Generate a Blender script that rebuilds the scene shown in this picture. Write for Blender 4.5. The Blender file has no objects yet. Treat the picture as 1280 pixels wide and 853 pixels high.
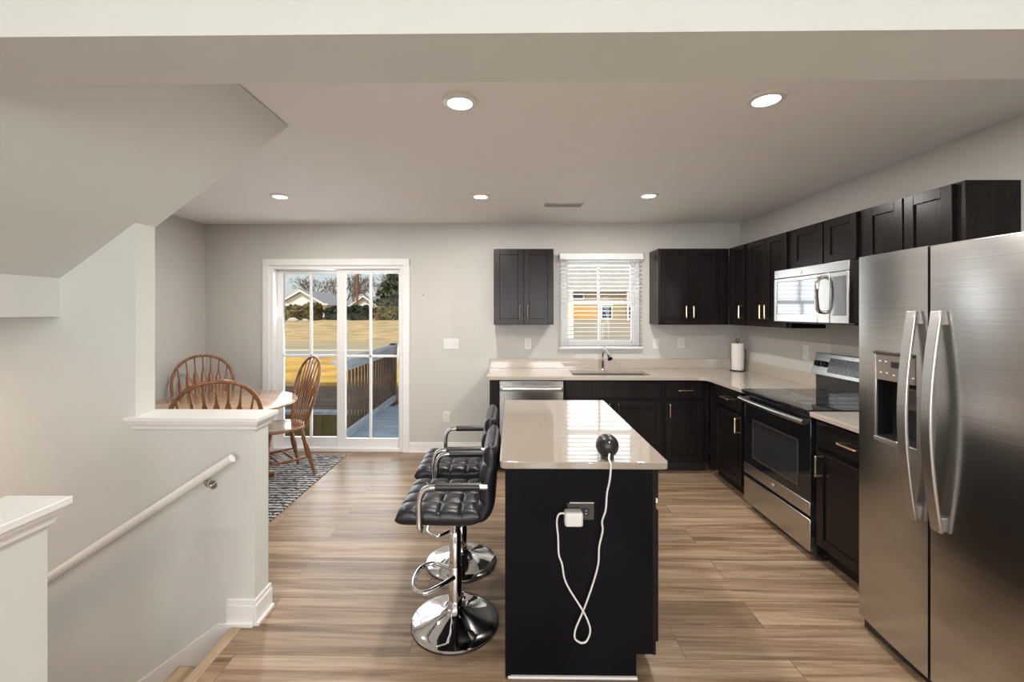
import bpy, bmesh, math, random
from mathutils import Vector, Matrix
V = Vector
PI = math.pi
sc = bpy.context.scene
COL = sc.collection

# ------------------------------------------------------------------ camera
F_PX = 540.0
cam = bpy.data.cameras.new('camera')
cam.sensor_width = 36.0
cam.lens = F_PX * 36.0 / 1280.0
cam.shift_x = 0.00671
cam.shift_y = -0.0285
cam.clip_start = 0.05
cam.clip_end = 500
cam_o = bpy.data.objects.new('camera', cam)
COL.objects.link(cam_o)
cam_o.location = (0, 0, 1.52)
cam_o.rotation_euler = (PI / 2, 0, 0.0122)
sc.camera = cam_o

# ------------------------------------------------------------------ light
sc.view_settings.view_transform = 'Standard'
sc.view_settings.look = 'None'
sc.view_settings.gamma = 1.0
sc.view_settings.exposure = 0.0
sc.view_settings.use_curve_mapping = False
SUN_EL = math.radians(47)
SUN_ENERGY = 3.4
SKY = 0.16
HAZE = 0.65
CAN_W = 20.0
CAN_COL = (1.0, 0.945, 0.885)
LIVING_W = 98.0
DOOR_W = 27.0
WIN_W = 9.0
DAY_COL = (0.93, 0.97, 1.0)
LIVING_COL = (0.98, 0.99, 1.0)

w = bpy.data.worlds.new('sky')
sc.world = w
w.use_nodes = True
nt = w.node_tree
nt.nodes.clear()
sky = nt.nodes.new('ShaderNodeTexSky')
sky.sky_type = 'NISHITA'
sky.sun_disc = False
sky.sun_elevation = SUN_EL
sky.sun_rotation = PI
sky.air_density = 1.0
sky.dust_density = 2.0
sky.ozone_density = 0.6
bg = nt.nodes.new('ShaderNodeBackground')
bg.inputs['Strength'].default_value = 1.0
gain = nt.nodes.new('ShaderNodeVectorMath')
gain.operation = 'SCALE'
gain.inputs['Scale'].default_value = SKY
haze = nt.nodes.new('ShaderNodeMixRGB')          # thin white winter haze over the blue
haze.inputs[0].default_value = HAZE
haze.inputs[2].default_value = (.78, .80, .84, 1)
wo = nt.nodes.new('ShaderNodeOutputWorld')
nt.links.new(sky.outputs[0], gain.inputs[0])
nt.links.new(gain.outputs[0], haze.inputs[1])
nt.links.new(haze.outputs[0], bg.inputs[0])
nt.links.new(bg.outputs[0], wo.inputs[0])

sun = bpy.data.lights.new('sun', 'SUN')
sun.energy = SUN_ENERGY
sun.angle = 0.01
sun.color = (1.0, 0.93, 0.82)
sun_o = bpy.data.objects.new('sun', sun)
COL.objects.link(sun_o)
sun_o.rotation_euler = (V((0.12, 1, -math.tan(SUN_EL)))).to_track_quat('-Z', 'Y').to_euler()
sun_o.location = (0, -10, 15)


def area(name, loc, direction, sx, sy, watts, col, shape='RECTANGLE'):
    l = bpy.data.lights.new(name, 'AREA')
    l.shape = shape
    l.size = sx
    if shape in ('RECTANGLE', 'ELLIPSE'):
        l.size_y = sy
    l.energy = watts
    l.color = col
    o = bpy.data.objects.new(name, l)
    COL.objects.link(o)
    o.location = loc
    o.rotation_euler = V(direction).to_track_quat('-Z', 'Z').to_euler()
    return o


# fill lamps added behind the camera, standing in for unseen living-room windows
area('living_window_fill', (-0.9, -3.95, 1.45), (0, 1, 0), 1.7, 1.5, LIVING_W, LIVING_COL)
area('living_window_fill', (1.3, -3.95, 1.45), (0, 1, 0), 1.3, 1.5, LIVING_W * .75, LIVING_COL)

# daylight entering by the sliding door and by the kitchen window
area('door_daylight', (-1.88, 4.86, 1.08), (0.10, -1, -0.12), 1.40, 1.85, DOOR_W, DAY_COL)
area('window_daylight', (.968, 4.84, 1.62), (0, -1, -0.05), .84, .95, WIN_W, DAY_COL)

# ------------------------------------------------------------------ materials
def nodes(name):
    m = bpy.data.materials.new(name)
    m.use_nodes = True
    t = m.node_tree
    return m, t, t.nodes['Principled BSDF']


def N(t, kind, **kw):
    n = t.nodes.new('ShaderNode' + kind)
    for k, v in kw.items():
        setattr(n, k, v)
    return n


def ramp(t, fac, stops):
    r = N(t, 'ValToRGB')
    e = r.color_ramp.elements
    while len(e) < len(stops):
        e.new(0.5)
    for el, (p, c) in zip(e, stops):
        el.position = p
        el.color = (c[0], c[1], c[2], 1)
    t.links.new(fac, r.inputs[0])
    return r


def mat(name, col, rough=.5, metal=0.0, var=0.06, scale=(8, 8, 8), bump=0.0, bscale=None, coat=0.0, spec=None, emit=None, aniso=0.0, ior=None):
    """base colour broken up by a little noise, so nothing is a flat swatch"""
    m, t, p = nodes(name)
    tc = N(t, 'TexCoord')
    mp = N(t, 'Mapping')
    mp.inputs['Scale'].default_value = scale
    t.links.new(tc.outputs['Object'], mp.inputs[0])
    nz = N(t, 'TexNoise')
    nz.inputs['Scale'].default_value = 1.0
    nz.inputs['Detail'].default_value = 4
    t.links.new(mp.outputs[0], nz.inputs['Vector'])
    a = [c * (1 - var) for c in col]
    b = [min(1, c * (1 + var)) for c in col]
    r = ramp(t, nz.outputs['Fac'], [(.3, a), (.7, b)])
    t.links.new(r.outputs[0], p.inputs['Base Color'])
    p.inputs['Roughness'].default_value = rough
    p.inputs['Metallic'].default_value = metal
    p.inputs['Coat Weight'].default_value = coat
    if ior:
        p.inputs['IOR'].default_value = ior
    if aniso:
        p.inputs['Anisotropic'].default_value = aniso
    if spec is not None:
        p.inputs['Specular IOR Level'].default_value = spec
    if bump:
        bp = N(t, 'Bump')
        bp.inputs['Strength'].default_value = bump
        bp.inputs['Distance'].default_value = .01
        if bscale:
            m2 = N(t, 'Mapping')
            m2.inputs['Scale'].default_value = bscale
            t.links.new(tc.outputs['Object'], m2.inputs[0])
            n2 = N(t, 'TexNoise')
            n2.inputs['Scale'].default_value = 1.0
            n2.inputs['Detail'].default_value = 3
            t.links.new(m2.outputs[0], n2.inputs['Vector'])
            t.links.new(n2.outputs['Fac'], bp.inputs['Height'])
        else:
            t.links.new(nz.outputs['Fac'], bp.inputs['Height'])
        t.links.new(bp.outputs[0], p.inputs['Normal'])
    if emit:
        p.inputs['Emission Color'].default_value = (*emit[0], 1)
        p.inputs['Emission Strength'].default_value = emit[1]
    return m


def wood(name, dark, light, axis='Z', rough=.3, scale=14, coat=.0, stretch=.12, spec=None):
    m, t, p = nodes(name)
    tc = N(t, 'TexCoord')
    mp = N(t, 'Mapping')
    s = [scale] * 3
    s['XYZ'.index(axis)] = scale * stretch
    mp.inputs['Scale'].default_value = s
    t.links.new(tc.outputs['Object'], mp.inputs[0])
    nz = N(t, 'TexNoise')
    nz.inputs['Scale'].default_value = 1.6
    nz.inputs['Detail'].default_value = 7
    nz.inputs['Distortion'].default_value = 1.0
    t.links.new(mp.outputs[0], nz.inputs['Vector'])
    r = ramp(t, nz.outputs['Fac'], [(.3, dark), (.68, light)])
    t.links.new(r.outputs[0], p.inputs['Base Color'])
    p.inputs['Roughness'].default_value = rough
    p.inputs['Coat Weight'].default_value = coat
    if spec is not None:
        p.inputs['Specular IOR Level'].default_value = spec
    p.inputs['Coat Roughness'].default_value = .12
    bp = N(t, 'Bump')
    bp.inputs['Strength'].default_value = .08
    bp.inputs['Distance'].default_value = .004
    t.links.new(nz.outputs['Fac'], bp.inputs['Height'])
    t.links.new(bp.outputs[0], p.inputs['Normal'])
    return m


def floor_mat():
    m, t, p = nodes('plank_flooring')
    tc = N(t, 'TexCoord')
    br = N(t, 'TexBrick')
    br.offset = .37
    br.inputs['Scale'].default_value = 1.0
    br.inputs['Brick Width'].default_value = 1.22
    br.inputs['Row Height'].default_value = .19
    br.inputs['Mortar Size'].default_value = .0018
    br.inputs['Mortar Smooth'].default_value = .3
    br.inputs['Color1'].default_value = (0, 0, 0, 1)
    br.inputs['Color2'].default_value = (1, 1, 1, 1)
    br.inputs['Mortar'].default_value = (.5, .5, .5, 1)
    t.links.new(tc.outputs['Object'], br.inputs['Vector'])
    # every plank takes its own slice of the grain
    sep = N(t, 'SeparateColor')
    t.links.new(br.outputs['Color'], sep.inputs[0])
    mul = N(t, 'VectorMath', operation='SCALE')
    comb = N(t, 'CombineXYZ')
    t.links.new(sep.outputs[0], comb.inputs[2])
    t.links.new(comb.outputs[0], mul.inputs[0])
    mul.inputs['Scale'].default_value = 7.3
    add = N(t, 'VectorMath', operation='ADD')
    t.links.new(tc.outputs['Object'], add.inputs[0])
    t.links.new(mul.outputs[0], add.inputs[1])
    mp = N(t, 'Mapping')
    mp.inputs['Scale'].default_value = (.85, 17, 9)
    t.links.new(add.outputs[0], mp.inputs[0])
    nz = N(t, 'TexNoise')
    nz.inputs['Scale'].default_value = 1.0
    nz.inputs['Detail'].default_value = 8
    nz.inputs['Roughness'].default_value = .70
    nz.inputs['Distortion'].default_value = .6
    t.links.new(mp.outputs[0], nz.inputs['Vector'])
    r = ramp(t, nz.outputs['Fac'], [(.28, (.070, .038, .020)), (.41, (.205, .130, .076)), (.54, (.33, .232, .150)), (.72, (.48, .37, .265))])
    # plank to plank difference
    tone = N(t, 'Mapping')
    hs = N(t, 'HueSaturation')
    mr = N(t, 'MapRange')
    mr.inputs['To Min'].default_value = .78
    mr.inputs['To Max'].default_value = 1.14
    t.links.new(sep.outputs[0], mr.inputs[0])
    t.links.new(mr.outputs[0], hs.inputs['Value'])
    t.links.new(r.outputs[0], hs.inputs['Color'])
    mx = N(t, 'MixRGB', blend_type='MIX')
    t.links.new(br.outputs['Fac'], mx.inputs[0])
    t.links.new(hs.outputs[0], mx.inputs[1])
    mx.inputs[2].default_value = (.12, .085, .06, 1)
    t.links.new(mx.outputs[0], p.inputs['Base Color'])
    p.inputs['Roughness'].default_value = .34
    bp = N(t, 'Bump')
    bp.inputs['Strength'].default_value = .12
    bp.inputs['Distance'].default_value = .003
    t.links.new(nz.outputs['Fac'], bp.inputs['Height'])
    t.links.new(bp.outputs[0], p.inputs['Normal'])
    return m


def rug_mat():
    m, t, p = nodes('black_and_ivory_weave')
    tc = N(t, 'TexCoord')
    mp = N(t, 'Mapping')
    mp.inputs['Scale'].default_value = (16, 62, 1)
    t.links.new(tc.outputs['Object'], mp.inputs[0])
    nz = N(t, 'TexNoise')
    nz.inputs['Scale'].default_value = 1
    nz.inputs['Detail'].default_value = 2
    nz.inputs['Distortion'].default_value = 1.2
    t.links.new(mp.outputs[0], nz.inputs['Vector'])
    wv = N(t, 'TexWave')
    wv.wave_type = 'BANDS'
    wv.bands_direction = 'Y'
    wv.inputs['Scale'].default_value = 6.5
    wv.inputs['Distortion'].default_value = 3.0
    wv.inputs['Detail'].default_value = 3
    wv.inputs['Detail Scale'].default_value = 3
    t.links.new(tc.outputs['Object'], wv.inputs['Vector'])
    ad = N(t, 'MixRGB', blend_type='MIX')
    ad.inputs[0].default_value = .22
    t.links.new(nz.outputs['Fac'], ad.inputs[1])
    t.links.new(wv.outputs['Color'], ad.inputs[2])
    r = ramp(t, ad.outputs[0], [(.45, (.012, .012, .016)), (.505, (.08, .08, .09)), (.55, (.56, .54, .53))])
    t.links.new(r.outputs[0], p.inputs['Base Color'])
    p.inputs['Roughness'].default_value = .95
    bp = N(t, 'Bump')
    bp.inputs['Strength'].default_value = .5
    bp.inputs['Distance'].default_value = .006
    t.links.new(nz.outputs['Fac'], bp.inputs['Height'])
    t.links.new(bp.outputs[0], p.inputs['Normal'])
    return m


def glass_mat(name='clear_glass', tint=(.97, .985, .98)):
    m = bpy.data.materials.new(name)
    m.use_nodes = True
    t = m.node_tree
    t.nodes.clear()
    tr = N(t, 'BsdfTransparent')
    tr.inputs[0].default_value = (*tint, 1)
    gl = N(t, 'BsdfGlossy')
    gl.inputs['Roughness'].default_value = .01
    fr = N(t, 'Fresnel')
    fr.inputs[0].default_value = 1.45
    mx = N(t, 'MixShader')
    o = N(t, 'OutputMaterial')
    t.links.new(fr.outputs[0], mx.inputs[0])
    t.links.new(tr.outputs[0], mx.inputs[1])
    t.links.new(gl.outputs[0], mx.inputs[2])
    t.links.new(mx.outputs[0], o.inputs[0])
    return m


def steel_mat(name, col=(.60, .59, .575), rough=.27, grain=(1, 2.2, 320), wave=.0):
    m, t, p = nodes(name)
    tc = N(t, 'TexCoord')
    mp = N(t, 'Mapping')
    mp.inputs['Scale'].default_value = grain
    t.links.new(tc.outputs['Object'], mp.inputs[0])
    nz = N(t, 'TexNoise')
    nz.inputs['Scale'].default_value = 1
    nz.inputs['Detail'].default_value = 3
    t.links.new(mp.outputs[0], nz.inputs['Vector'])
    r = ramp(t, nz.outputs['Fac'], [(.3, [c * .93 for c in col]), (.7, [min(1, c * 1.06) for c in col])])
    t.links.new(r.outputs[0], p.inputs['Base Color'])
    p.inputs['Metallic'].default_value = 1
    p.inputs['Roughness'].default_value = rough
    bp = N(t, 'Bump')
    bp.inputs['Strength'].default_value = .06
    bp.inputs['Distance'].default_value = .002
    t.links.new(nz.outputs['Fac'], bp.inputs['Height'])
    if wave:
        m2 = N(t, 'Mapping')
        m2.inputs['Scale'].default_value = (.4, .8, 5.5)
        t.links.new(tc.outputs['Object'], m2.inputs[0])
        n2 = N(t, 'TexNoise')
        n2.inputs['Scale'].default_value = 1
        n2.inputs['Detail'].default_value = 1
        t.links.new(m2.outputs[0], n2.inputs['Vector'])
        b2 = N(t, 'Bump')
        b2.inputs['Strength'].default_value = wave
        b2.inputs['Distance'].default_value = .02
        t.links.new(n2.outputs['Fac'], b2.inputs['Height'])
        t.links.new(b2.outputs[0], bp.inputs['Normal'])
    t.links.new(bp.outputs[0], p.inputs['Normal'])
    return m


M = {}
M['wall'] = mat('greige_wall_paint', (.57, .555, .525), .75, var=.012, bump=.04, bscale=(180, 180, 180))
M['ceiling'] = mat('ceiling_paint', (.84, .835, .825), .85, var=.012, bump=.08, bscale=(120, 120, 120))
M['pale'] = mat('pale_wall_paint', (.635, .645, .61), .75, var=.012, bump=.04, bscale=(180, 180, 180))
M['trim'] = mat('white_trim_paint', (.80, .79, .77), .35, var=.01)
M['vinyl'] = mat('white_vinyl', (.84, .84, .84), .3, var=.01)
M['floor'] = floor_mat()
M['tread'] = wood('stair_tread_wood', (.32, .22, .14), (.50, .38, .26), 'Y', .4)
M['cab'] = wood('espresso_stain', (.0085, .0065, .007), (.015, .011, .0105), 'Z', .26, 9, 0, spec=.22)
M['cabdark'] = mat('black_kick', (.012, .011, .012), .45)
M['island'] = mat('black_satin_panel', (.0065, .0065, .008), .33, var=.25, scale=(3, 3, 3), spec=.07)
M['gold'] = mat('champagne_metal', (.80, .66, .44), .25, 1.0, .03)
M['quartz'] = mat('beige_quartz', (.46, .41, .355), .08, var=.03, scale=(40, 40, 40), ior=1.7)
M['quartz_island'] = mat('polished_beige_quartz', (.33, .285, .24), .035, var=.03, scale=(40, 40, 40), ior=2.1)
M['steel'] = steel_mat('brushed_steel')
M['fridge'] = steel_mat('brushed_steel_door', (.56, .55, .535), .22, (1, 1.5, 260), .10)
M['chrome'] = mat('chrome', (.78, .78, .79), .05, 1.0, .01)
M['black_glass'] = mat('black_glass', (.010, .010, .011), .06, var=.02, coat=.5)
M['oven_window'] = mat('oven_window_glass', (.028, .028, .030), .05, var=.05, coat=.5)
M['mirror_glass'] = mat('smoked_mirror_glass', (.36, .37, .39), .06, .85, .04)
M['black'] = mat('black_plastic', (.012, .012, .013), .35)
M['dark_grey'] = mat('dark_grey_plastic', (.05, .045, .042), .4)
M['taupe'] = mat('taupe_control_plastic', (.17, .14, .12), .35)
M['white_plastic'] = mat('white_plastic', (.72, .71, .68), .35, var=.01)
M['leather'] = mat('black_faux_leather', (.013, .013, .018), .32, var=.15, scale=(40, 40, 40), bump=.05, bscale=(300, 300, 300), spec=.42)
M['oak'] = wood('honey_oak', (.14, .050, .015), (.31, .125, .040), 'Z', .28, 16, .5)
M['oak_top'] = wood('oak_table_top', (.36, .20, .11), (.52, .32, .19), 'X', .18, 12, .6)
M['rug'] = rug_mat()
M['glass'] = glass_mat()
M['paper'] = mat('white_paper_towel', (.82, .78, .72), .95, var=.02, bump=.3, bscale=(90, 90, 90))
M['cord'] = mat('white_cord', (.78, .76, .73), .5, var=.02)
M['lens'] = mat('glowing_lens', (.9, .9, .88), .4, emit=((1, .95, .88), 9.0))
M['nickel'] = mat('satin_nickel', (.55, .53, .50), .25, 1.0)
M['slot'] = mat('dark_slot', (.02, .02, .02), .6)
M['vent'] = mat('vent_white_metal', (.62, .59, .55), .5)
M['display'] = mat('panel_display_film', (.10, .11, .13), .25, var=.5, scale=(30, 60, 60))
# outside
M['deck'] = wood('weathered_deck_board', (.26, .36, .43), (.52, .63, .70), 'X', .7, 9)
M['rail_cap'] = wood('weathered_rail_cap', (.34, .38, .42), (.62, .66, .69), 'Y', .7, 9)
M['rail_wood'] = wood('brown_stained_rail', (.06, .034, .022), (.20, .125, .085), 'Z', .7, 9)
M['timber'] = wood('olive_timber', (.16, .12, .035), (.28, .21, .07), 'Z', .8, 7)
M['grass'] = mat('dry_golden_grass', (.60, .36, .075), .95, var=.35, scale=(1.2, 1.2, 1), bump=.4, bscale=(30, 30, 30))
M['mulch'] = mat('brown_leaf_mulch', (.17, .115, .075), .95, var=.5, scale=(4, 7, 4), bump=.6, bscale=(20, 20, 20))
M['road'] = mat('pale_asphalt', (.36, .34, .31), .9, var=.1, scale=(.3, 2, 1))
M['kerb'] = mat('pale_concrete_kerb', (.62, .58, .50), .9)
M['verge'] = mat('olive_tan_verge_grass', (.42, .34, .20), .95, var=.3, scale=(.15, 2.2, 1), bump=.4, bscale=(12, 12, 12))
M['hill'] = mat('tan_winter_lawn', (.50, .36, .17), .95, var=.4, scale=(.9, 1.5, 1), bump=.4, bscale=(9, 9, 9))
M['driveway'] = mat('beige_driveway', (.40, .33, .25), .9, var=.12, scale=(.3, .3, 1))
M['bark'] = mat('grey_brown_bark', (.15, .12, .10), .9, var=.3, scale=(3, 3, 3))
M['hedge_green'] = mat('olive_hedge_leaf', (.17, .14, .045), .8, var=.5, scale=(2, 2, 2))
M['hedge_dark'] = mat('dark_green_hedge_leaf', (.035, .045, .022), .8, var=.5, scale=(2, 2, 2))
M['evergreen'] = mat('evergreen_leaf', (.075, .095, .045), .8, var=.5, scale=(2, 2, 2))
M['siding'] = mat('white_siding', (.78, .76, .72), .7, var=.02)
M['roof_grey'] = mat('grey_shingle', (.30, .30, .31), .9, var=.2, scale=(2, 6, 6))
M['roof_tan'] = mat('weathered_tan_shingle', (.40, .375, .34), .9, var=.2, scale=(2, 6, 6))
M['olive_siding'] = mat('tan_siding', (.42, .33, .20), .8, var=.08, scale=(.2, .2, 9))
M['orange'] = mat('orange_tan_door_paint', (.68, .36, .10), .6, var=.05)
M['blue_glass'] = mat('dark_blue_window_glass', (.02, .045, .085), .08, var=.1)
M['rock'] = mat('pale_rock', (.50, .44, .36), .9, var=.2, scale=(3, 3, 3))
M['pole'] = mat('red_brown_pole', (.25, .11, .06), .9)

# ------------------------------------------------------------------ mesh helpers
class MB:
    def __init__(s):
        s.v = []
        s.f = []

    def add(s, vs, fs):
        b = len(s.v)
        s.v += [tuple(v) for v in vs]
        s.f += [tuple(b + i for i in f) for f in fs]
        return s

    def obox(s, o, u, v, n, u0, u1, v0, v1, n0, n1):
        o, u, v, n = V(o), V(u), V(v), V(n)
        P = [o + u * a + v * b + n * c for c in (n0, n1) for b in (v0, v1) for a in (u0, u1)]
        return s.add(P, [(0, 1, 3, 2), (4, 6, 7, 5), (0, 4, 5, 1), (2, 3, 7, 6), (0, 2, 6, 4), (1, 5, 7, 3)])

    def box(s, x0, x1, y0, y1, z0, z1):
        return s.obox((0, 0, 0), (1, 0, 0), (0, 1, 0), (0, 0, 1), x0, x1, y0, y1, z0, z1)

    def tube(s, pts, r, n=8, flat=None, closed=False):
        """sweep a round (or, with flat=(direction, k), squashed) section along pts; r may be a list"""
        pts = [V(p) for p in pts]
        m = len(pts)
        R = r if isinstance(r, (list, tuple)) else [r] * m
        rings = []
        ref = None
        for i in range(m):
            if closed:
                d = pts[(i + 1) % m] - pts[i - 1]
            else:
                d = pts[min(i + 1, m - 1)] - pts[max(i - 1, 0)]
            d.normalize()
            if flat:
                a = V(flat[0])
                a = (a - d * a.dot(d)).normalized()
            else:
                if ref is None:
                    ref = V((0, 0, 1)) if abs(d.z) < .9 else V((1, 0, 0))
                a = (ref - d * ref.dot(d)).normalized()
                ref = a
            b = d.cross(a)
            k = flat[1] if flat else 1.0
            rk = R[i]
            rr = rk if isinstance(rk, (tuple, list)) else (rk * k, rk)
            rings.append([pts[i] + a * math.cos(2 * PI * j / n) * rr[0] + b * math.sin(2 * PI * j / n) * rr[1] for j in range(n)])
        vs = [p for ring in rings for p in ring]
        fs = []
        for i in range(m if closed else m - 1):
            i2 = (i + 1) % m
            for j in range(n):
                j2 = (j + 1) % n
                fs.append((i * n + j, i * n + j2, i2 * n + j2, i2 * n + j))
        if not closed:
            fs.append(tuple(range(n - 1, -1, -1)))
            fs.append(tuple((m - 1) * n + j for j in range(n)))
        return s.add(vs, fs)

    def cyl(s, p0, p1, r0, r1=None, n=16):
        return s.tube([p0, p1], [r0, r0 if r1 is None else r1], n)

    def lathe(s, prof, c=(0, 0, 0), n=32, axis='Z'):
        vs, fs = [], []
        for r, z in prof:
            for j in range(n):
                a = 2 * PI * j / n
                x, y = r * math.cos(a), r * math.sin(a)
                p = (x, y, z) if axis == 'Z' else ((x, z, y) if axis == 'Y' else (z, x, y))
                vs.append(V(p) + V(c))
        for i in range(len(prof) - 1):
            for j in range(n):
                j2 = (j + 1) % n
                fs.append((i * n + j, i * n + j2, (i + 1) * n + j2, (i + 1) * n + j))
        if prof[0] == prof[-1]:
            return s.add(vs, fs)
        if prof[0][0] > 1e-6:
            fs.append(tuple(range(n - 1, -1, -1)))
        if prof[-1][0] > 1e-6:
            fs.append(tuple((len(prof) - 1) * n + j for j in range(n)))
        return s.add(vs, fs)

    def prism(s, poly, axis, c0, c1):
        """extrude a 2D polygon: axis Y takes (x,z), X takes (y,z), Z takes (x,y)"""
        def p(a, b, c):
            return {'Y': (a, c, b), 'X': (c, a, b), 'Z': (a, b, c)}[axis]
        n = len(poly)
        vs = [p(a, b, c0) for a, b in poly] + [p(a, b, c1) for a, b in poly]
        fs = [tuple(range(n)), tuple(range(2 * n - 1, n - 1, -1))]
        for i in range(n):
            j = (i + 1) % n
            fs.append((i, j, n + j, n + i))
        return s.add(vs, fs)

    def grid(s, fn, nu, nv, close_u=False):
        vs = [fn(i / (nu if close_u else nu - 1), j / (nv - 1)) for i in range(nu) for j in range(nv)]
        fs = []
        for i in range(nu if close_u else nu - 1):
            for j in range(nv - 1):
                i2 = (i + 1) % nu
                fs.append((i * nv + j, i2 * nv + j, i2 * nv + j + 1, i * nv + j + 1))
        return s.add(vs, fs)

    def ball(s, c, r, nu=16, nv=10, jit=0, seed=0):
        rng = random.Random(seed)
        c = V(c)
        R = r if isinstance(r, (tuple, list)) else (r, r, r)
        prof = []
        vs, fs = [], []
        for i in range(nv + 1):
            th = PI * i / nv
            for j in range(nu):
                ph = 2 * PI * j / nu
                k = 1 + (rng.random() - .5) * jit
                vs.append(c + V((R[0] * math.sin(th) * math.cos(ph) * k, R[1] * math.sin(th) * math.sin(ph) * k, R[2] * math.cos(th) * k)))
        for i in range(nv):
            for j in range(nu):
                j2 = (j + 1) % nu
                fs.append((i * nu + j, (i + 1) * nu + j, (i + 1) * nu + j2, i * nu + j2))
        return s.add(vs, fs)


def root_of(o):
    while o.parent:
        o = o.parent
    return o


def tag(o, label=None, cat=None, group=None, kind=None):
    if label:
        o['label'] = label
    if cat:
        o['category'] = cat
    if group:
        o['group'] = group
    if kind:
        o['kind'] = kind
    return o


def thing(name, label, cat, loc=(0, 0, 0), rz=0.0, group=None):
    o = bpy.data.objects.new(name, None)
    COL.objects.link(o)
    o.empty_display_size = .1
    o.location = loc
    o.rotation_euler = (0, 0, rz)
    return tag(o, label, cat, group)


def put(name, mb, m, parent=None, bevel=0.0, smooth=35, local=False, label=None, origin=None, seg=2, weld=False):
    """link a mesh builder as ONE object.  Vertices are world coordinates unless local."""
    off = V((0, 0, 0))
    if parent is not None and not local:
        off = root_of(parent).location.copy()
    elif origin is not None:
        off = V(origin)
    me = bpy.data.meshes.new(name)
    me.from_pydata([tuple(V(v) - off) for v in mb.v], [], mb.f)
    bm = bmesh.new()
    bm.from_mesh(me)
    if weld:
        bmesh.ops.remove_doubles(bm, verts=bm.verts, dist=1e-6)
    bmesh.ops.recalc_face_normals(bm, faces=bm.faces)
    bm.to_mesh(me)
    bm.free()
    if smooth:
        me.shade_smooth()
        me.set_sharp_from_angle(angle=math.radians(smooth))
    me.materials.append(M[m] if isinstance(m, str) else m)
    o = bpy.data.objects.new(name, me)
    COL.objects.link(o)
    if parent is not None:
        o.parent = parent
    elif origin is not None:
        o.location = origin
    if bevel:
        b = o.modifiers.new('bevel', 'BEVEL')
        b.width = bevel
        b.segments = seg
        b.limit_method = 'ANGLE'
        b.angle_limit = math.radians(40)
    if label:
        o['label'] = label
    return o


def struct(name, mb, m, bevel=0.0, parent=None, smooth=35):
    o = put(name, mb, m, parent, bevel, smooth)
    if parent is None:
        o['kind'] = 'structure'
    return o


def copy_tree(o, parent=None):
    c = o.copy()
    COL.objects.link(c)
    if parent is not None:
        c.parent = parent
    for ch in list(o.children):
        copy_tree(ch, c)
    return c


def smooth_path(pts, k=6, closed=False):
    """Catmull-Rom through pts"""
    P = [V(p) for p in pts]
    n = len(P)
    out = []
    for i in range(n if closed else n - 1):
        if closed:
            a, b, c, d = P[i - 1], P[i], P[(i + 1) % n], P[(i + 2) % n]
        else:
            a, b, c, d = P[max(i - 1, 0)], P[i], P[i + 1], P[min(i + 2, n - 1)]
        for j in range(k):
            t = j / k
            out.append(.5 * ((2 * b) + (c - a) * t + (2 * a - 5 * b + 4 * c - d) * t * t + (3 * b - a - 3 * c + d) * t ** 3))
    if not closed:
        out.append(P[-1])
    return out


# ------------------------------------------------------------------ room shell
XL, XR, YB, ZC = -3.32, 2.465, 4.66, 2.475
SY0, SY1 = 1.03, 2.085        # stairwell between these depths
struct('floor', MB().box(-1.315, XR + .1, -4.1, YB + .1, -.25, 0).box(XL, -1.315, 2.2, YB + .1, -.25, 0)
       .box(-1.3151, -1.26, SY1 + .001, 2.2, -.25, 0)
       .box(-4.4, -1.315, -4.1, SY0 - .115, -.25, 0), 'floor')
struct('ceiling', MB().box(-4.4, XR + .1, -4.1, YB + .1, ZC, ZC + .1), 'ceiling')


def cells(mb, a, b, holes, fn):
    """rectangle a..b in (u,z) minus holes, as boxes through fn(u0,u1,z0,z1)"""
    us = sorted({a[0], b[0]} | {h[0] for h in holes} | {h[1] for h in holes})
    for u0, u1 in zip(us, us[1:]):
        um = (u0 + u1) / 2
        cut = sorted([(h[2], h[3]) for h in holes if h[0] < um < h[1]])
        z = a[1]
        for c0, c1 in cut:
            if c0 > z:
                fn(u0, u1, z, c0)
            z = c1
        if z < b[1]:
            fn(u0, u1, z, b[1])


DOOR = (-2.62, -1.155, 0.0, 2.03)
WIN = (.545, 1.39, 1.135, 2.10)
wb = MB()
cells(wb, (XL - .12, -.25), (XR + .12, ZC), [DOOR, WIN], lambda u0, u1, z0, z1: wb.box(u0, u1, YB, YB + .16, z0, z1))
struct('wall_back', wb, 'wall')
struct('wall_right', MB().box(XR, XR + .12, -4.1, YB, -.25, ZC), 'wall')
struct('wall_left', MB().box(XL - .12, XL, 2.2, YB, -.25, ZC), 'wall')
rear = MB()
cells(rear, (-4.4, -.25), (XR, ZC), [(-1.8, 0, .7, 2.2), (.6, 2.0, .7, 2.2)], lambda u0, u1, z0, z1: rear.box(u0, u1, -4.2, -4.08, z0, z1))
struct('wall_rear', rear, 'wall')
struct('wall_living', MB().box(-4.4, -4.28, -4.08, SY0 - .115, 0, ZC), 'wall')
# the wall beside the stairs: full height at the left, half height towards the kitchen
XJ, XP = -1.828, -1.241
ws = MB().prism([(-4.4, -2.9), (XP, -2.9), (XP, .965), (XJ, .965), (XJ, 2.47), (-4.4, 2.47)], 'Y', SY1, 2.2)
struct('wall_stair', ws, 'pale')
struct('wall_half', MB().box(-1.358, -1.243, -4.08, 1.145, 0, .965), 'pale')
struct('wall_stairwell', MB().box(-4.4, -1.358, SY0 - .115, SY0, -2.9, 0).box(-4.4, -4.28, SY0, SY1, -2.9, 1.495), 'wall')
# sloped underside of the upper flight and the flat landing soffit
sof = MB().prism([(-1.135, 2.47), (-1.828, 1.955), (-2.201, 1.684), (-2.201, 1.497), (-4.4, 1.497), (-4.4, 2.47)], 'Y', .98, 2.2)
struct('stair_soffit', sof, 'pale')
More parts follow.
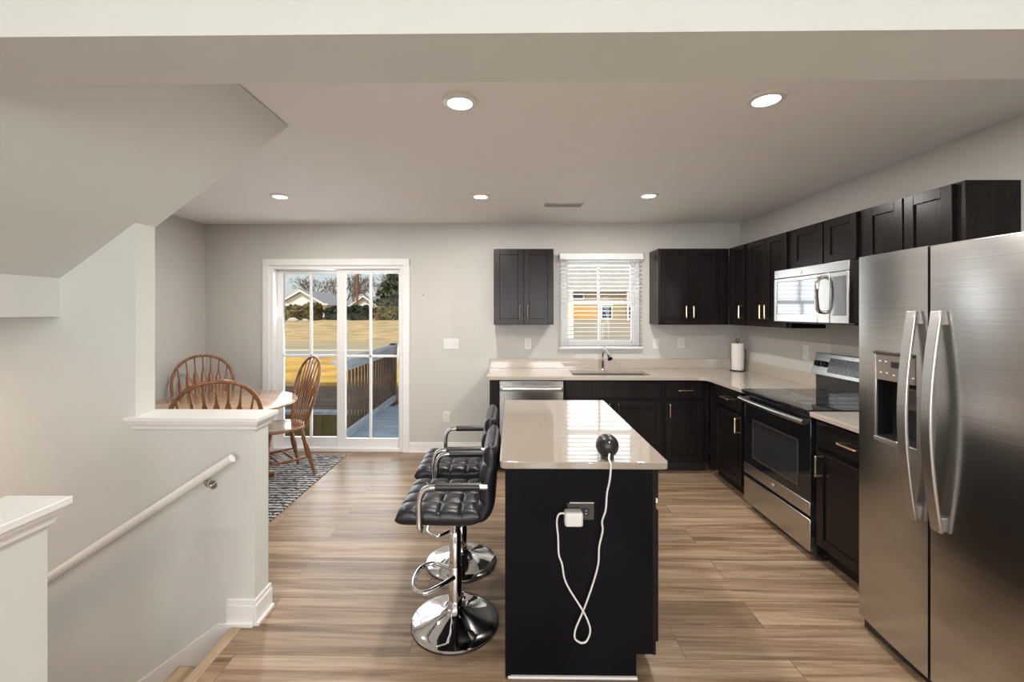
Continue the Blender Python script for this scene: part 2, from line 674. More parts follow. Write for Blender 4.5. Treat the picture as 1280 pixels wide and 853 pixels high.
# dropped header across the opening from the living room
struct('ceiling_beam', MB().box(-4.4, XR, .945, 1.147, 2.13, ZC), 'pale')


def cap(name, x0, x1, y0, y1, z):
    """moulded wooden cap on a half wall: slab, cove and bead"""
    mb = MB().box(x0 - .035, x1 + .035, y0 - .035, y1 + .035, z - .022, z)
    prof = [(.027, -.022), (.024, -.034), (.014, -.048), (.012, -.06), (.004, -.068)]
    for (a, za), (b, zb) in zip(prof, prof[1:]):
        P = [V((x0 - a, y0 - a, z + za)), V((x1 + a, y0 - a, z + za)), V((x1 + a, y1 + a, z + za)), V((x0 - a, y1 + a, z + za)),
             V((x0 - b, y0 - b, z + zb)), V((x1 + b, y0 - b, z + zb)), V((x1 + b, y1 + b, z + zb)), V((x0 - b, y1 + b, z + zb))]
        mb.add(P, [(0, 1, 5, 4), (1, 2, 6, 5), (2, 3, 7, 6), (3, 0, 4, 7)])
    return struct(name, mb, 'trim', .003)


cap('trim_1', XJ + .001, XP, SY1, 2.2, 1.012)
cap('trim_2', -1.358, -1.243, -4.0, 1.145, 1.012)


def baseb(name, segs, h=.11):
    """segs: (x0,y0,x1,y1) runs with the room on their left-hand side"""
    mb = MB()
    for x0, y0, x1, y1 in segs:
        d = V((x1 - x0, y1 - y0, 0))
        L = d.length
        d.normalize()
        n = V((-d.y, d.x, 0))
        mb.obox((x0, y0, 0), d, (0, 0, 1), n, 0, L, 0, h * .8, 0, .014)
        mb.obox((x0, y0, 0), d, (0, 0, 1), n, 0, L, h * .8, h, 0, .009)
        mb.obox((x0, y0, 0), d, (0, 0, 1), n, 0, L, 0, .018, .012, .026)
    return struct(name, mb, 'trim', .002)


baseb('baseboard_back', [(-.21, YB, -1.09, YB), (-2.685, YB, XL, YB)])
baseb('baseboard_left', [(XL, YB, XL, 2.2)])
baseb('baseboard_stair', [(XP, 2.214, XP, SY1 - .014), (XP, SY1, -1.375, SY1), (XL, 2.2, XP, 2.2)], .125)
baseb('baseboard_half', [(-1.243, 1.145, -1.243, -4.0)], .125)

# staircase going down to the left
st = MB()
RISE, RUN = .19, .262
for i in range(9):
    x1 = -1.315 - RUN * i
    st.box(x1 - RUN - .02, x1, SY0, SY1, -RISE * (i + 1) - .6, -RISE * (i + 1) - .03)
stairs = struct('staircase', st, 'trim')
for i in range(9):
    x1 = -1.315 - RUN * i
    struct('stair_tread', MB().box(x1 - RUN - .028, x1 - .001, SY0 + .012, SY1 - .018, -RISE * (i + 1) - .03, -RISE * (i + 1)), 'tread', .006, stairs)
struct('floor_nosing', MB().box(-1.345, -1.29, SY0, SY1 - .002, -.028, .004), 'tread', .008, stairs)
sk = MB()
for y0, y1 in ((SY1 - .016, SY1), (SY0, SY0 + .012)):
    x_end, drop = -3.9, (3.9 - 1.41) * RISE / RUN
    sk.prism([(-1.318, -.03), (-1.318, .012), (-1.41, .012), (x_end, .012 - drop), (x_end, -.30 - drop), (-1.318, -.26)], 'Y', y0, y1)
struct('stair_skirt', sk, 'trim', .002, stairs)
# ------------------------------------------------------------------ sliding door
def sliding_door():
    y = YB
    fr = MB()
    d0, d1, dz = DOOR[0], DOOR[1], DOOR[3]
    # jamb inside the opening
    fr.box(d0, d0 + .045, y, y + .14, 0, dz).box(d1 - .045, d1, y, y + .14, 0, dz).box(d0 + .045, d1 - .045, y, y + .14, dz - .045, dz).box(d0 + .045, d1 - .045, y, y + .14, 0, .04)
    # casing on the room side
    fr.box(-2.685, -2.613, y - .018, y + .002, 0, 2.094).box(-1.162, -1.09, y - .018, y + .002, 0, 2.094).box(-2.685, -1.09, y - .020, y + .002, 2.022, 2.094)
    root = struct('door_1', fr, 'vinyl', .004)

    def panel(x0, x1, yy, gx0, gx1, gz0, gz1, vx):
        p = MB()
        p.box(x0, gx0, yy, yy + .04, .04, 1.985).box(gx1, x1, yy, yy + .04, .04, 1.985)
        p.box(gx0, gx1, yy, yy + .04, .04, gz0).box(gx0, gx1, yy, yy + .04, gz1, 1.985)
        o = struct('door_panel', p, 'vinyl', .004, root)
        struct('door_glass', MB().box(gx0, gx1, yy + .016, yy + .022, gz0, gz1), 'glass', 0, o)
        mu = MB().box(vx - .013, vx + .013, yy + .006, yy + .032, gz0, gz1).box(gx0, gx1, yy + .006, yy + .032, 1.022, 1.048)
        struct('muntin', mu, 'vinyl', .003, o)
        return o
    panel(-2.575, -1.845, y + .085, -2.512, -1.912, .135, 1.94, -2.208)
    b = panel(-1.895, -1.20, y + .035, -1.803, -1.219, .135, 1.94, -1.53)
    h = MB().tube(smooth_path([(-1.212, y + .035, .93), (-1.212, y + .01, .95), (-1.212, y - .005, 1.035), (-1.212, y + .01, 1.12), (-1.212, y + .035, 1.14)], 4), .011, 8)
    h.box(-1.226, -1.198, y + .028, y + .036, .90, 1.17)
    struct('door_handle', h, 'vinyl', .002, b)


sliding_door()


# ------------------------------------------------------------------ kitchen window and its blind
def kitchen_window():
    x0, x1, z0, z1 = WIN
    y = YB
    fr = MB().box(x0, x0 + .04, y + .02, y + .13, z0, z1).box(x1 - .04, x1, y + .02, y + .13, z0, z1)
    fr.box(x0 + .04, x1 - .04, y + .02, y + .13, z0, z0 + .035).box(x0 + .04, x1 - .04, y + .02, y + .13, z1 - .035, z1)
    root = struct('window_1', fr, 'vinyl', .003)
    zm = 1.623

    def sash(a0, a1, yy, name):
        s = MB().box(x0 + .04, x0 + .075, yy, yy + .035, a0, a1).box(x1 - .075, x1 - .04, yy, yy + .035, a0, a1)
        s.box(x0 + .075, x1 - .075, yy, yy + .035, a0, a0 + .042).box(x0 + .075, x1 - .075, yy, yy + .035, a1 - .042, a1)
        o = struct('sash', s, 'vinyl', .003, root)
        struct('window_glass', MB().box(x0 + .075, x1 - .075, yy + .015, yy + .02, a0 + .042, a1 - .042), 'glass', 0, o)
        struct('muntin', MB().box(.957, .983, yy + .006, yy + .03, a0 + .04, a1 - .04), 'vinyl', .002, o)
    sash(zm - .02, z1 - .035, y + .09, 'upper')
    sash(z0 + .035, zm + .022, y + .05, 'lower')
    # sill and apron
    struct('trim_3', MB().box(x0 - .03, x1 + .03, y - .018, y + .03, z0 - .022, z0), 'vinyl', .004)


kitchen_window()
bl = thing('window_blind', 'white horizontal slat blind hanging over the kitchen window above the sink', 'blind', (.968, YB - .035, 2.12))
BX0, BX1 = .522, 1.415
put('valance', MB().box(BX0 - .004, BX1 + .004, YB - .062, YB - .052, 2.075, 2.142).box(BX0 - .004, BX0 + .006, YB - .062, YB - .002, 2.075, 2.142).box(BX1 - .006, BX1 + .004, YB - .062, YB - .002, 2.075, 2.142), 'vinyl', bl, .003)
put('headrail', MB().box(BX0 + .01, BX1 - .01, YB - .05, YB - .004, 2.085, 2.125), 'vinyl', bl, .002)
sl = MB()
nsl = 21
for i in range(nsl):
    zc = 1.175 + i * (2.062 - 1.175) / (nsl - 1)
    sl.obox((0, YB - .030, zc), (1, 0, 0), V((0, 1, -.07)).normalized(), V((0, .07, 1)).normalized(), BX0 + .008, BX1 - .008, -.025, .025, -.0016, .0016)
put('slats', sl, 'vinyl', bl, 0)
put('bottom_rail', MB().box(BX0 + .006, BX1 - .006, YB - .052, YB - .008, 1.128, 1.150), 'vinyl', bl, .004)
for x in (.62, 1.31):
    put('ladder_cord', MB().box(x - .002, x + .002, YB - .058, YB - .056, 1.15, 2.08).box(x - .002, x + .002, YB - .006, YB - .004, 1.15, 2.08), 'white_plastic', bl)
put('tilt_wand', MB().cyl((.60, YB - .066, 2.08), (.60, YB - .066, 1.45), .004, .005, 8), 'white_plastic', bl)


# ------------------------------------------------------------------ ceiling fixtures
def can(x, y, label):
    t = thing('recessed_light', label, 'ceiling light', (x, y, ZC), 0, 'recessed ceiling lights')
    put('trim_ring', MB().lathe([(.053, -.002), (.057, -.012), (.078, -.007), (.081, -.0005), (.053, -.0005), (.053, -.002)], (0, 0, 0), 40), 'trim', t, 0, 40, True)
    put('lens', MB().lathe([(.0005, -.008), (.042, -.0065), (.053, -.004), (.053, -.001), (.0005, -.001)], (0, 0, 0), 32), 'lens', t, 0, 60, True)
    l = bpy.data.lights.new('downlight', 'AREA')
    l.shape = 'DISK'
    l.size = .10
    l.energy = CAN_W
    l.color = CAN_COL
    l.spread = math.radians(180)
    o = bpy.data.objects.new('downlight', l)
    COL.objects.link(o)
    o.location = (0, 0, -.02)
    o.parent = t
    return t


can(-.229, 1.958, 'round recessed light nearest the beam, above the bar stools')
can(1.144, 1.946, 'round recessed light near the beam, towards the steel fridge')
can(-1.897, 3.534, 'round recessed light over the dining table by the glass door')
can(-.244, 3.554, 'small round recessed light left of the ceiling vent')
can(1.132, 3.546, 'small round recessed light right of the ceiling vent')
for x in (-1.0, 1.0):  # unseen ceiling lamps added behind the camera for more fill
    l = area('living_room_fill', (x, -1.2, ZC - .03), (0, 0, -1), .14, .14, CAN_W, CAN_COL, 'DISK')
# warm light down in the stairwell, under the landing soffit
area('stairwell_lamp', (-3.25, 1.6, 1.2), (0.2, 0.3, -1), .2, .2, 9, (1, .66, .42), 'DISK')

vt = thing('ceiling_vent', 'white metal register set in the ceiling near the kitchen window', 'vent', (.47, 3.855, ZC))
vm = MB().box(.30, .64, 3.79, 3.80, ZC - .008, ZC).box(.30, .64, 3.91, 3.92, ZC - .008, ZC).box(.30, .31, 3.79, 3.92, ZC - .008, ZC).box(.63, .64, 3.79, 3.92, ZC - .008, ZC).box(.465, .475, 3.80, 3.91, ZC - .008, ZC)
put('vent_frame', vm, 'vent', vt, .002)
vs = MB()
for i in range(9):
    yy = 3.807 + i * .012
    vs.obox((0, yy, ZC - .005), (1, 0, 0), V((0, 1, .8)).normalized(), V((0, -.8, 1)).normalized(), .31, .63, -.005, .005, -.0006, .0006)
put('louvres', vs, 'vent', vt)
put('duct_opening', MB().box(.31, .63, 3.80, 3.91, ZC - .0012, ZC), 'slot', vt)


# ------------------------------------------------------------------ handrail
hr = thing('handrail', 'white round handrail sloping down the stair wall on steel brackets', 'handrail', (-1.318, 2.03, .827))
hp0, hp1 = V((-1.318, 2.03, .827)), V((-3.6, 2.03, .827 - (3.6 - 1.318) * .652))
put('rail', MB().tube([hp0, hp0.lerp(hp1, .03), hp1], [.019, .021, .021], 16), 'trim', hr)
for k in (.055, .5, .93):
    c = hp0.lerp(hp1, k)
    b = MB().tube(smooth_path([c + V((0, 0, -.018)), c + V((0, 0, -.04)), c + V((0, .02, -.06)), c + V((0, .052, -.065))], 5), .007, 8)
    b.cyl(c + V((0, .047, -.065)), c + V((0, .0545, -.065)), (.021), .021, 16)
    b.box(c.x - .022, c.x + .022, c.y - .01, c.y + .01, c.z - .026, c.z - .018)
    put('bracket', b, 'nickel', hr, .001, label='steel bracket')


# ------------------------------------------------------------------ wall plates
def plate(name, label, cat, c, n, w_, h_, kind, m='white_plastic', group=None, ins='white_plastic'):
    """c centre on the wall, n outward normal"""
    n = V(n)
    u = V((0, 0, 1)).cross(n)
    t = thing(name, label, cat, c, 0, group)
    o = V(c)
    put('cover_plate', MB().obox(o, u, (0, 0, 1), n, -w_ / 2, w_ / 2, -h_ / 2, h_ / 2, 0, .005), m, t, .002)
    if kind == 'outlet' or kind == 'outlet_h':
        for s in (-1, 1):
            cu, cv = (0, .02 * s) if kind == 'outlet' else (.02 * s, 0)
            r = MB()
            q = o + u * cu + V((0, 0, 1)) * cv
            r.lathe([(.0165, 0), (.0165, .0085), (.0155, .0095)], (0, 0, 0), 20)
            rot = n.to_track_quat('Z', 'Y').to_matrix()
            r.v = [tuple(q + rot @ V(v)) for v in r.v]
            ro = put('receptacle', r, ins, t)
            sl_ = MB()
            for a in (-.006, .006):
                if kind == 'outlet':
                    sl_.obox(q, u, (0, 0, 1), n, a - .001, a + .001, -.001, .007, .009, .0100)
                else:
                    sl_.obox(q, u, (0, 0, 1), n, -.001, .007, a - .001, a + .001, .009, .0100)
            sl_.obox(q, u, (0, 0, 1), n, -.002, .002, -.009, -.005, .009, .0100)
            put('slot', sl_, 'slot' if ins != 'black' else 'white_plastic', ro)
    else:
        k = kind
        for i in range(k):
            cu = (i - (k - 1) / 2) * .046
            tg = MB().obox(o, u, (0, 0, 1), n, cu - .005, cu + .005, -.012, .012, .004, .007)
            tg.obox(o, u, V((0, -.35, 1)).normalized() if abs(n.y) > .5 else (0, 0, 1), n, cu - .004, cu + .004, -.001, .009, .006, .016)
            put('switch_toggle', tg, ins, t, .001)
    return t


plate('light_switch', 'white triple switch plate on back wall between glass door and cabinets', 'light switch', (-.64, YB, 1.174), (0, -1, 0), .165, .115, 3)
plate('wall_outlet', 'white outlet on back wall just left of the kitchen window', 'outlet', (.19, YB, 1.175), (0, -1, 0), .072, .116, 'outlet')
plate('light_switch', 'white switch plate on back wall just right of the kitchen window', 'light switch', (1.564, YB, 1.176), (0, -1, 0), .072, .116, 1)
plate('wall_outlet', 'white outlet on back wall under the right corner upper cabinets', 'outlet', (1.829, YB, 1.19), (0, -1, 0), .072, .116, 'outlet')
plate('wall_outlet', 'white outlet low on back wall behind the far bar stool', 'outlet', (-.692, YB, .388), (0, -1, 0), .072, .116, 'outlet')
plate('light_switch', 'white switch plate on right wall just left of the stove backguard', 'light switch', (XR, 3.628, 1.18), (-1, 0, 0), .075, .125, 1)
tag(put('wall_nail', MB().lathe([(.0045, 0), (.0045, .006), (.002, .008)], (0, 0, 0), 10, 'Y').__class__().cyl((-.943, YB, 1.702), (-.943, YB - .012, 1.70), .005, .005, 8), 'slot', origin=(-.943, YB, 1.702)),
    'tiny dark nail in the back wall right of the glass door', 'nail')


# ------------------------------------------------------------------ cabinets
class Face:
    """a vertical cabinet front: u along the run, n out of it"""
    def __init__(s, o, u, n):
        s.o, s.u, s.n = V(o), V(u), V(n)

    def box(s, mb, u0, u1, z0, z1, n0, n1):
        return mb.obox(s.o, s.u, (0, 0, 1), s.n, u0, u1, z0, z1, n0, n1)

    def p(s, u, z, n):
        return s.o + s.u * u + V((0, 0, 1)) * z + s.n * n


def shaker(F, u0, u1, z0, z1, fr=.055):
    mb = MB()
    F.box(mb, u0, u0 + fr, z0, z1, .001, .021)
    F.box(mb, u1 - fr, u1, z0, z1, .001, .021)
    F.box(mb, u0 + fr, u1 - fr, z0, z0 + fr, .001, .021)
    F.box(mb, u0 + fr, u1 - fr, z1 - fr, z1, .001, .021)
    F.box(mb, u0 + fr, u1 - fr, z0 + fr, z1 - fr, .001, .011)
    return mb


def pull(F, u, z, L, vertical):
    mb = MB()
    d = V((0, 0, 1)) if vertical else F.u
    c = F.p(u, z, .021)
    a, b = c - d * (L / 2 - .012), c + d * (L / 2 - .012)
    n = F.n * .030
    mb.tube(smooth_path([a, a + n * .8, a + n * .98 + d * .006, c + n, b + n * .98 - d * .006, b + n * .8, b], 4), .0062, 8)
    return mb


def cabinet(name, label, cat, F, u0, u1, z0, z1, depth, doors=(), drawers=(), toe=False, m='cab', end=None, group=None):
    c = F.p((u0 + u1) / 2, z0 if not toe else 0, -depth / 2)
    t = thing(name, label, cat, c, 0, group)
    zb = z0 if not toe else .105
    body = MB()
    F.box(body, u0, u1, zb, z1, -depth, 0)
    put('body', body, m, t, .0015)
    if toe:
        k = MB()
        F.box(k, u0, u1, 0, .105, -depth, -.075)
        put('toe_kick', k, 'cabdark', t)
    for d in doors:
        a, b, c0, c1, hu, hz = d[:6]
        o = put('door', shaker(F, a, b, c0, c1), m, t, .0018)
        if hu is not None:
            put('handle', pull(F, hu, hz, .14, True), 'gold', o, label='gold handle')
    for d in drawers:
        a, b, c0, c1, hu = d[:5]
        mb = MB()
        F.box(mb, a, b, c0, c1, .001, .021)
        o = put('drawer', mb, m, t, .003)
        if hu is not None:
            put('handle', pull(F, hu, (c0 + c1) / 2, .15, False), 'gold', o, label='gold handle')
    return t


FB = Face((0, 4.077, 0), (1, 0, 0), (0, -1, 0))        # back base run, u = x
FR = Face((1.864, 0, 0), (0, 1, 0), (-1, 0, 0))        # right base run, u = y
UB = Face((0, 4.377, 0), (1, 0, 0), (0, -1, 0))        # back uppers
UR = Face((2.2, 0, 0), (0, 1, 0), (-1, 0, 0))          # right uppers
CT = .884                                               # underside of the worktop

ep = thing('base_end_panel', 'black filler end panel left of the dishwasher', 'cabinet', (-.152, 4.37, 0))
e_ = MB().box(-.195, -.109, 4.06, YB, .105, CT)
put('body', e_, 'cab', ep, .002)
put('toe_kick', MB().box(-.195, -.109, 4.14, YB, 0, .105), 'cabdark', ep)
cabinet('sink_base_cabinet', 'black sink cabinet with false front above two doors, under the window', 'cabinet', FB, .505, 1.432, 0, CT, .58,
        [(.515, .962, .12, .682, .925, .60), (.972, 1.42, .12, .682, 1.008, .60)], [(.515, 1.42, .712, .862, None)], True)
cabinet('drawer_base_cabinet', 'narrow black base cabinet with one drawer over one door, right of the sink', 'cabinet', FB, 1.434, 1.862, 0, CT, .58,
        [(1.452, 1.805, .12, .682, 1.485, .60)], [(1.452, 1.805, .712, .862, 1.63)], True)
cabinet('corner_base_cabinet', 'black base cabinet with drawer and door left of the stove', 'cabinet', FR, 3.412, 4.05, 0, CT, .595,
        [(3.475, 3.925, .12, .682, 3.515, .60)], [(3.475, 3.925, .712, .862, 3.70)], True)
cabinet('stove_side_cabinet', 'black base cabinet with drawer and tall door between stove and fridge', 'cabinet', FR, 2.125, 2.642, 0, CT, .595,
        [(2.14, 2.625, .12, .682, 2.592, .60)], [(2.14, 2.625, .712, .862, 2.36)], True)
UZ0, UZ1 = 1.39, 2.158
cabinet('wall_cabinet', 'black two-door upper cabinet alone left of the window', 'cabinet', UB, -.169, .437, UZ0, UZ1, .283,
        [(-.163, .131, UZ0 + .006, UZ1 - .006, .095, 1.52), (.137, .431, UZ0 + .006, UZ1 - .006, .173, 1.52)])
cabinet('wall_cabinet', 'black two-door upper cabinet right of the window on the back wall', 'cabinet', UB, 1.492, 2.199, UZ0, UZ1, .283,
        [(1.498, 1.788, UZ0 + .006, UZ1 - .006, 1.755, 1.52), (1.794, 2.085, UZ0 + .006, UZ1 - .006, 1.828, 1.52)])
cabinet('wall_cabinet', 'narrow black one-door upper cabinet in the room corner on the right wall', 'cabinet', UR, 4.035, 4.373, UZ0, UZ1, .265,
        [(4.062, 4.315, UZ0 + .006, UZ1 - .006, 4.095, 1.52)])
cabinet('wall_cabinet', 'black two-door upper cabinet just left of the microwave', 'cabinet', UR, 3.408, 4.031, UZ0, UZ1, .265,
        [(3.442, 3.718, UZ0 + .006, UZ1 - .006, 3.686, 1.52), (3.724, 4.003, UZ0 + .006, UZ1 - .006, 3.757, 1.52)])
cabinet('wall_cabinet', 'short black two-door upper cabinet directly above the microwave', 'cabinet', UR, 2.702, 3.404, 1.845, UZ1, .265,
        [(2.752, 3.03, 1.853, UZ1 - .006, None, 0), (3.045, 3.372, 1.853, UZ1 - .006, None, 0)])
cabinet('wall_cabinet', 'black upper cabinet between microwave and fridge with a bare brown end', 'cabinet', UR, 2.115, 2.698, UZ0, UZ1, .265,
        [(2.16, 2.42, UZ0 + .006, UZ1 - .006, 2.20, 1.52), (2.43, 2.685, UZ0 + .006, UZ1 - .006, 2.645, 1.52)])

# worktops
wt = MB()
YF, XF = 4.03, 1.815
SX0, SX1, SYA, SYB = .60, 1.345, 4.13, 4.49
for x0, x1, y0, y1 in ((-.225, SX0, YF, YB), (SX1, XR, YF, YB), (SX0, SX1, YF, SYA), (SX0, SX1, SYB, YB), (XF, XR, 3.406, YF)):
    wt.box(x0, x1, y0, y1, CT, .914)
wt.prism([(XF, YF), (XF, YF - .07), (XF - .012, YF - .03), (XF - .03, YF - .012), (XF - .07, YF)], 'Z', CT, .914)
wtr = thing('worktop', 'long beige L-shaped stone worktop under the window and round the corner', 'worktop', (1.12, 4.3, CT))
put('slab', wt, 'quartz', wtr, 0)
put('backsplash', MB().box(-.225, XR - .02, YB - .02, YB, .914, 1.019), 'quartz', wtr, .002)
put('backsplash', MB().box(XR - .02, XR, 3.406, YB - .02, .914, 1.019), 'quartz', wtr, .002)
w2 = thing('worktop', 'short beige stone worktop between stove and fridge', 'worktop', (2.14, 2.38, CT))
put('slab', MB().box(1.815, XR, 2.122, 2.645, CT, .914), 'quartz', w2, .003)
put('backsplash', MB().box(XR - .02, XR, 2.122, 2.645, .914, 1.019), 'quartz', w2, .002)

# sink and faucet
sk_ = thing('kitchen_sink', 'stainless undermount sink set into the worktop below the window', 'sink', (.972, 4.31, .70))
b = MB()
x0, x1, y0, y1 = SX0 - .004, SX1 + .004, SYA - .004, SYB + .004
zt, zb = CT - .001, .70
b.box(x0 - .012, x0, y0 - .012, y1 + .012, zb - .01, zt).box(x1, x1 + .012, y0 - .012, y1 + .012, zb - .01, zt)
b.box(x0, x1, y0 - .012, y0, zb - .01, zt).box(x0, x1, y1, y1 + .012, zb - .01, zt).box(x0, x1, y0, y1, zb - .012, zb)
put('basin', b, 'steel', sk_, .002)
put('drain', MB().lathe([(.045, .0005), (.04, .004), (.02, .002), (.0005, .002)], (.972, 4.33, zb), 24), 'chrome', sk_)
fc = thing('kitchen_faucet', 'chrome single-lever faucet standing behind the sink', 'faucet', (.972, 4.57, .914))
fy = 4.57
put('faucet_body', MB().lathe([(.028, 0), (.028, .012), (.021, .018), (.019, .07), (.021, .075), (.021, .095), (.017, .10)], (.972, fy, .914), 24), 'chrome', fc)
put('spout', MB().tube(smooth_path([(.972, fy, 1.005), (.972, fy - .005, 1.06), (.975, fy - .04, 1.125), (.982, fy - .10, 1.128), (.99, fy - .15, 1.10)], 6), [.012] * 24 + [.012], 12), 'chrome', fc)
put('spray_head', MB().tube([(.988, fy - .14, 1.108), (.996, fy - .18, 1.075), (1.003, fy - .21, 1.045)], [.013, .022, .027], 16), 'chrome', fc)
put('lever', MB().tube(smooth_path([(.972, fy, 1.01), (.978, fy + .004, 1.06), (.995, fy + .01, 1.11), (.998, fy + .012, 1.155)], 5), [.010] * 5 + [.007] * 11, 10), 'nickel', fc)

# ------------------------------------------------------------------ dishwasher
dw = thing('dishwasher', 'stainless steel dishwasher built in under the worktop behind the island', 'dishwasher', (.195, 4.36, 0))
put('body', MB().box(-.106, .500, 4.08, 4.65, .10, CT - .004), 'dark_grey', dw)
put('toe_kick', MB().box(-.10, .494, 4.14, 4.60, 0, .10), 'cabdark', dw)
put('door', MB().box(-.102, .496, 4.048, 4.079, .115, CT - .012), 'steel', dw, .004)
h = MB().tube(smooth_path([(-.082, 4.046, .80), (-.082, 4.012, .80), (-.06, 4.005, .80), (.195, 4.0, .80), (.454, 4.005, .80), (.476, 4.012, .80), (.476, 4.046, .80)], 4), .013, 10, ((0, 0, 1), 1.5))
put('handle', h, 'steel', dw, label='steel bar handle')

# ------------------------------------------------------------------ stove
RY0, RY1 = 2.65, 3.40
rg = thing('stove', 'stainless steel electric stove with black glass top on the right wall', 'stove', (2.13, 3.03, 0))
put('body', MB().box(1.862, 2.44, RY0, RY1, .035, .905), 'black', rg, .003)
ft = MB()
for x in (1.92, 2.38):
    for y in (RY0 + .05, RY1 - .05):
        put('foot', MB().cyl((x, y, 0), (x, y, .036), .018, .018, 10), 'black', rg)
ck = MB().box(1.806, 2.40, RY0 - .002, RY1 + .002, .893, .921)
cko = put('cooktop', ck, 'black_glass', rg, .005)
br_ = MB()
for x, y, r in ((1.98, 2.84, .10), (1.98, 3.22, .075), (2.24, 2.84, .075), (2.24, 3.22, .10)):
    br_ = MB().lathe([(r, .9212), (r, .9216), (r - .004, .9216), (r - .004, .9212), (r, .9212)], (x, y, 0), 40)
    put('burner_ring', br_, 'dark_grey', cko)
dr = MB().box(1.828, 1.862, RY0 + .004, RY1 - .004, .355, .885)
dro = put('oven_door', dr, 'black_glass', rg, .004)
put('oven_window', MB().box(1.8265, 1.829, 2.775, 3.272, .425, .70), 'oven_window', dro, .001)
wf = MB().box(1.825, 1.829, 2.765, 2.775, .415, .71).box(1.825, 1.829, 3.272, 3.282, .415, .71).box(1.825, 1.829, 2.775, 3.272, .415, .425).box(1.825, 1.829, 2.775, 3.272, .70, .71)
put('window_frame', wf, 'dark_grey', dro)
put('door_trim', MB().box(1.822, 1.862, RY0 + .004, RY1 - .004, .275, .355), 'steel', dro, .004)
put('badge', MB().lathe([(.015, 0), (.015, -.003), (.0125, -.003), (.012, -.0015), (.0005, -.0015)], (1.8215, 3.03, .315), 24, 'X'), 'chrome', dro, label='round chrome maker badge')
hb = []
for i in range(13):
    t_ = i / 12
    hb.append((1.785 - .014 * math.sin(PI * t_), RY0 - .004 + (RY1 - RY0 - .01) * t_, .848))
put('handle', MB().tube(hb, .019, 12, ((0, 0, 1), .95)).box(1.79, 1.83, RY0 + .006, RY0 + .03, .834, .862).box(1.79, 1.83, RY1 - .036, RY1 - .012, .834, .862), 'steel', dro, label='curved steel handle')
put('storage_drawer', MB().box(1.822, 1.862, RY0 + .004, RY1 - .004, .055, .252), 'steel', rg, .006)
bgp = [(2.39, .921), (2.385, 1.04), (2.345, 1.042), (2.385, 1.205), (2.44, 1.205), (2.44, .921)]
bgo = put('backguard', MB().prism(bgp, 'X', 0, 0) if False else MB().add(
    [V((x, RY0, z)) for x, z in bgp] + [V((x, RY1, z)) for x, z in bgp],
    [tuple(range(6)), tuple(range(11, 5, -1))] + [(i, (i + 1) % 6, 6 + (i + 1) % 6, 6 + i) for i in range(6)]), 'steel', rg, .004)
sd = V((2.385 - 2.345, 0, 1.205 - 1.042)).normalized()     # up the slanted console
sn = V((-sd.z, 0, sd.x))
so = V((2.345, 0, 1.042))
put('splash_panel', MB().box(2.382, 2.392, RY0 + .003, RY1 - .003, .922, 1.038), 'black_glass', bgo)
put('control_display', MB().obox(so, (0, 1, 0), sd, sn, 2.81, 3.235, .028, .138, 0, .004), 'display', bgo, .001)
for y in (2.71, 2.77, 3.275, 3.345):
    c = so + sd * .085 + V((0, y, 0))
    kb = MB()
    kb.cyl(c, c + sn * .022, .024, .021, 20)
    kb.obox(c, (0, 1, 0), sd, sn, -.005, .005, -.02, .02, .02, .032)
    put('knob', kb, 'black', bgo, .001, label='black knob')

# ------------------------------------------------------------------ microwave
mw = thing('microwave', 'stainless over-the-range microwave under the short cabinet above the stove', 'microwave', (2.26, 3.0, 1.443))
MY0, MY1 = 2.655, 3.40
put('body', MB().box(2.092, 2.455, MY0 + .003, MY1 - .003, 1.447, 1.838), 'dark_grey', mw, .002)
put('top_grille', MB().box(2.062, 2.092, MY0, MY1, 1.775, 1.838), 'steel', mw, .003)
d = MB()
cells(d, (2.815, 1.447), (MY1, 1.772), [(2.925, 3.372, 1.505, 1.745)], lambda u0, u1, z0, z1: d.box(2.06, 2.091, u0, u1, z0, z1))
mdo = put('door', d, 'steel', mw, .003)
put('door_glass', MB().box(2.066, 2.09, 2.925, 3.372, 1.505, 1.745), 'mirror_glass', mdo)
put('handle', MB().tube(smooth_path([(2.06, 2.862, 1.515), (2.022, 2.862, 1.53), (2.010, 2.862, 1.60), (2.008, 2.862, 1.645), (2.012, 2.862, 1.69), (2.024, 2.862, 1.735), (2.06, 2.862, 1.75)], 5), .012, 10, ((0, 1, 0), 1.3)), 'chrome', mdo, label='curved chrome handle')
put('control_panel', MB().box(2.06, 2.091, MY0, 2.811, 1.447, 1.772), 'steel', mw, .003)
put('keypad', MB().box(2.058, 2.062, MY0 + .022, 2.795, 1.495, 1.745), 'mirror_glass', mw)
put('badge', MB().lathe([(.016, 0), (.016, -.003), (.0135, -.003), (.013, -.0015), (.0005, -.0015)], (2.0615, 3.10, 1.806), 24, 'X'), 'chrome', mw, label='round chrome maker badge')
put('underside_grille', MB().box(2.12, 2.43, MY0 + .03, MY1 - .03, 1.436, 1.448), 'black', mw, .002)

# ------------------------------------------------------------------ refrigerator
FY0, FYM0, FYM1, FY1 = 1.19, 1.726, 1.734, 2.105
fz0, fz1 = .065, 1.782


def fx(y):
    return 1.655 + .028 * ((y - 1.68) / .43) ** 2


def curved(mb, y0, y1, z0, z1, xb=1.735, k=10):
    poly = [(fx(y0 + (y1 - y0) * i / k), y0 + (y1 - y0) * i / k) for i in range(k + 1)] + [(xb, y1), (xb, y0)]
    return mb.prism(poly, 'Z', z0, z1)


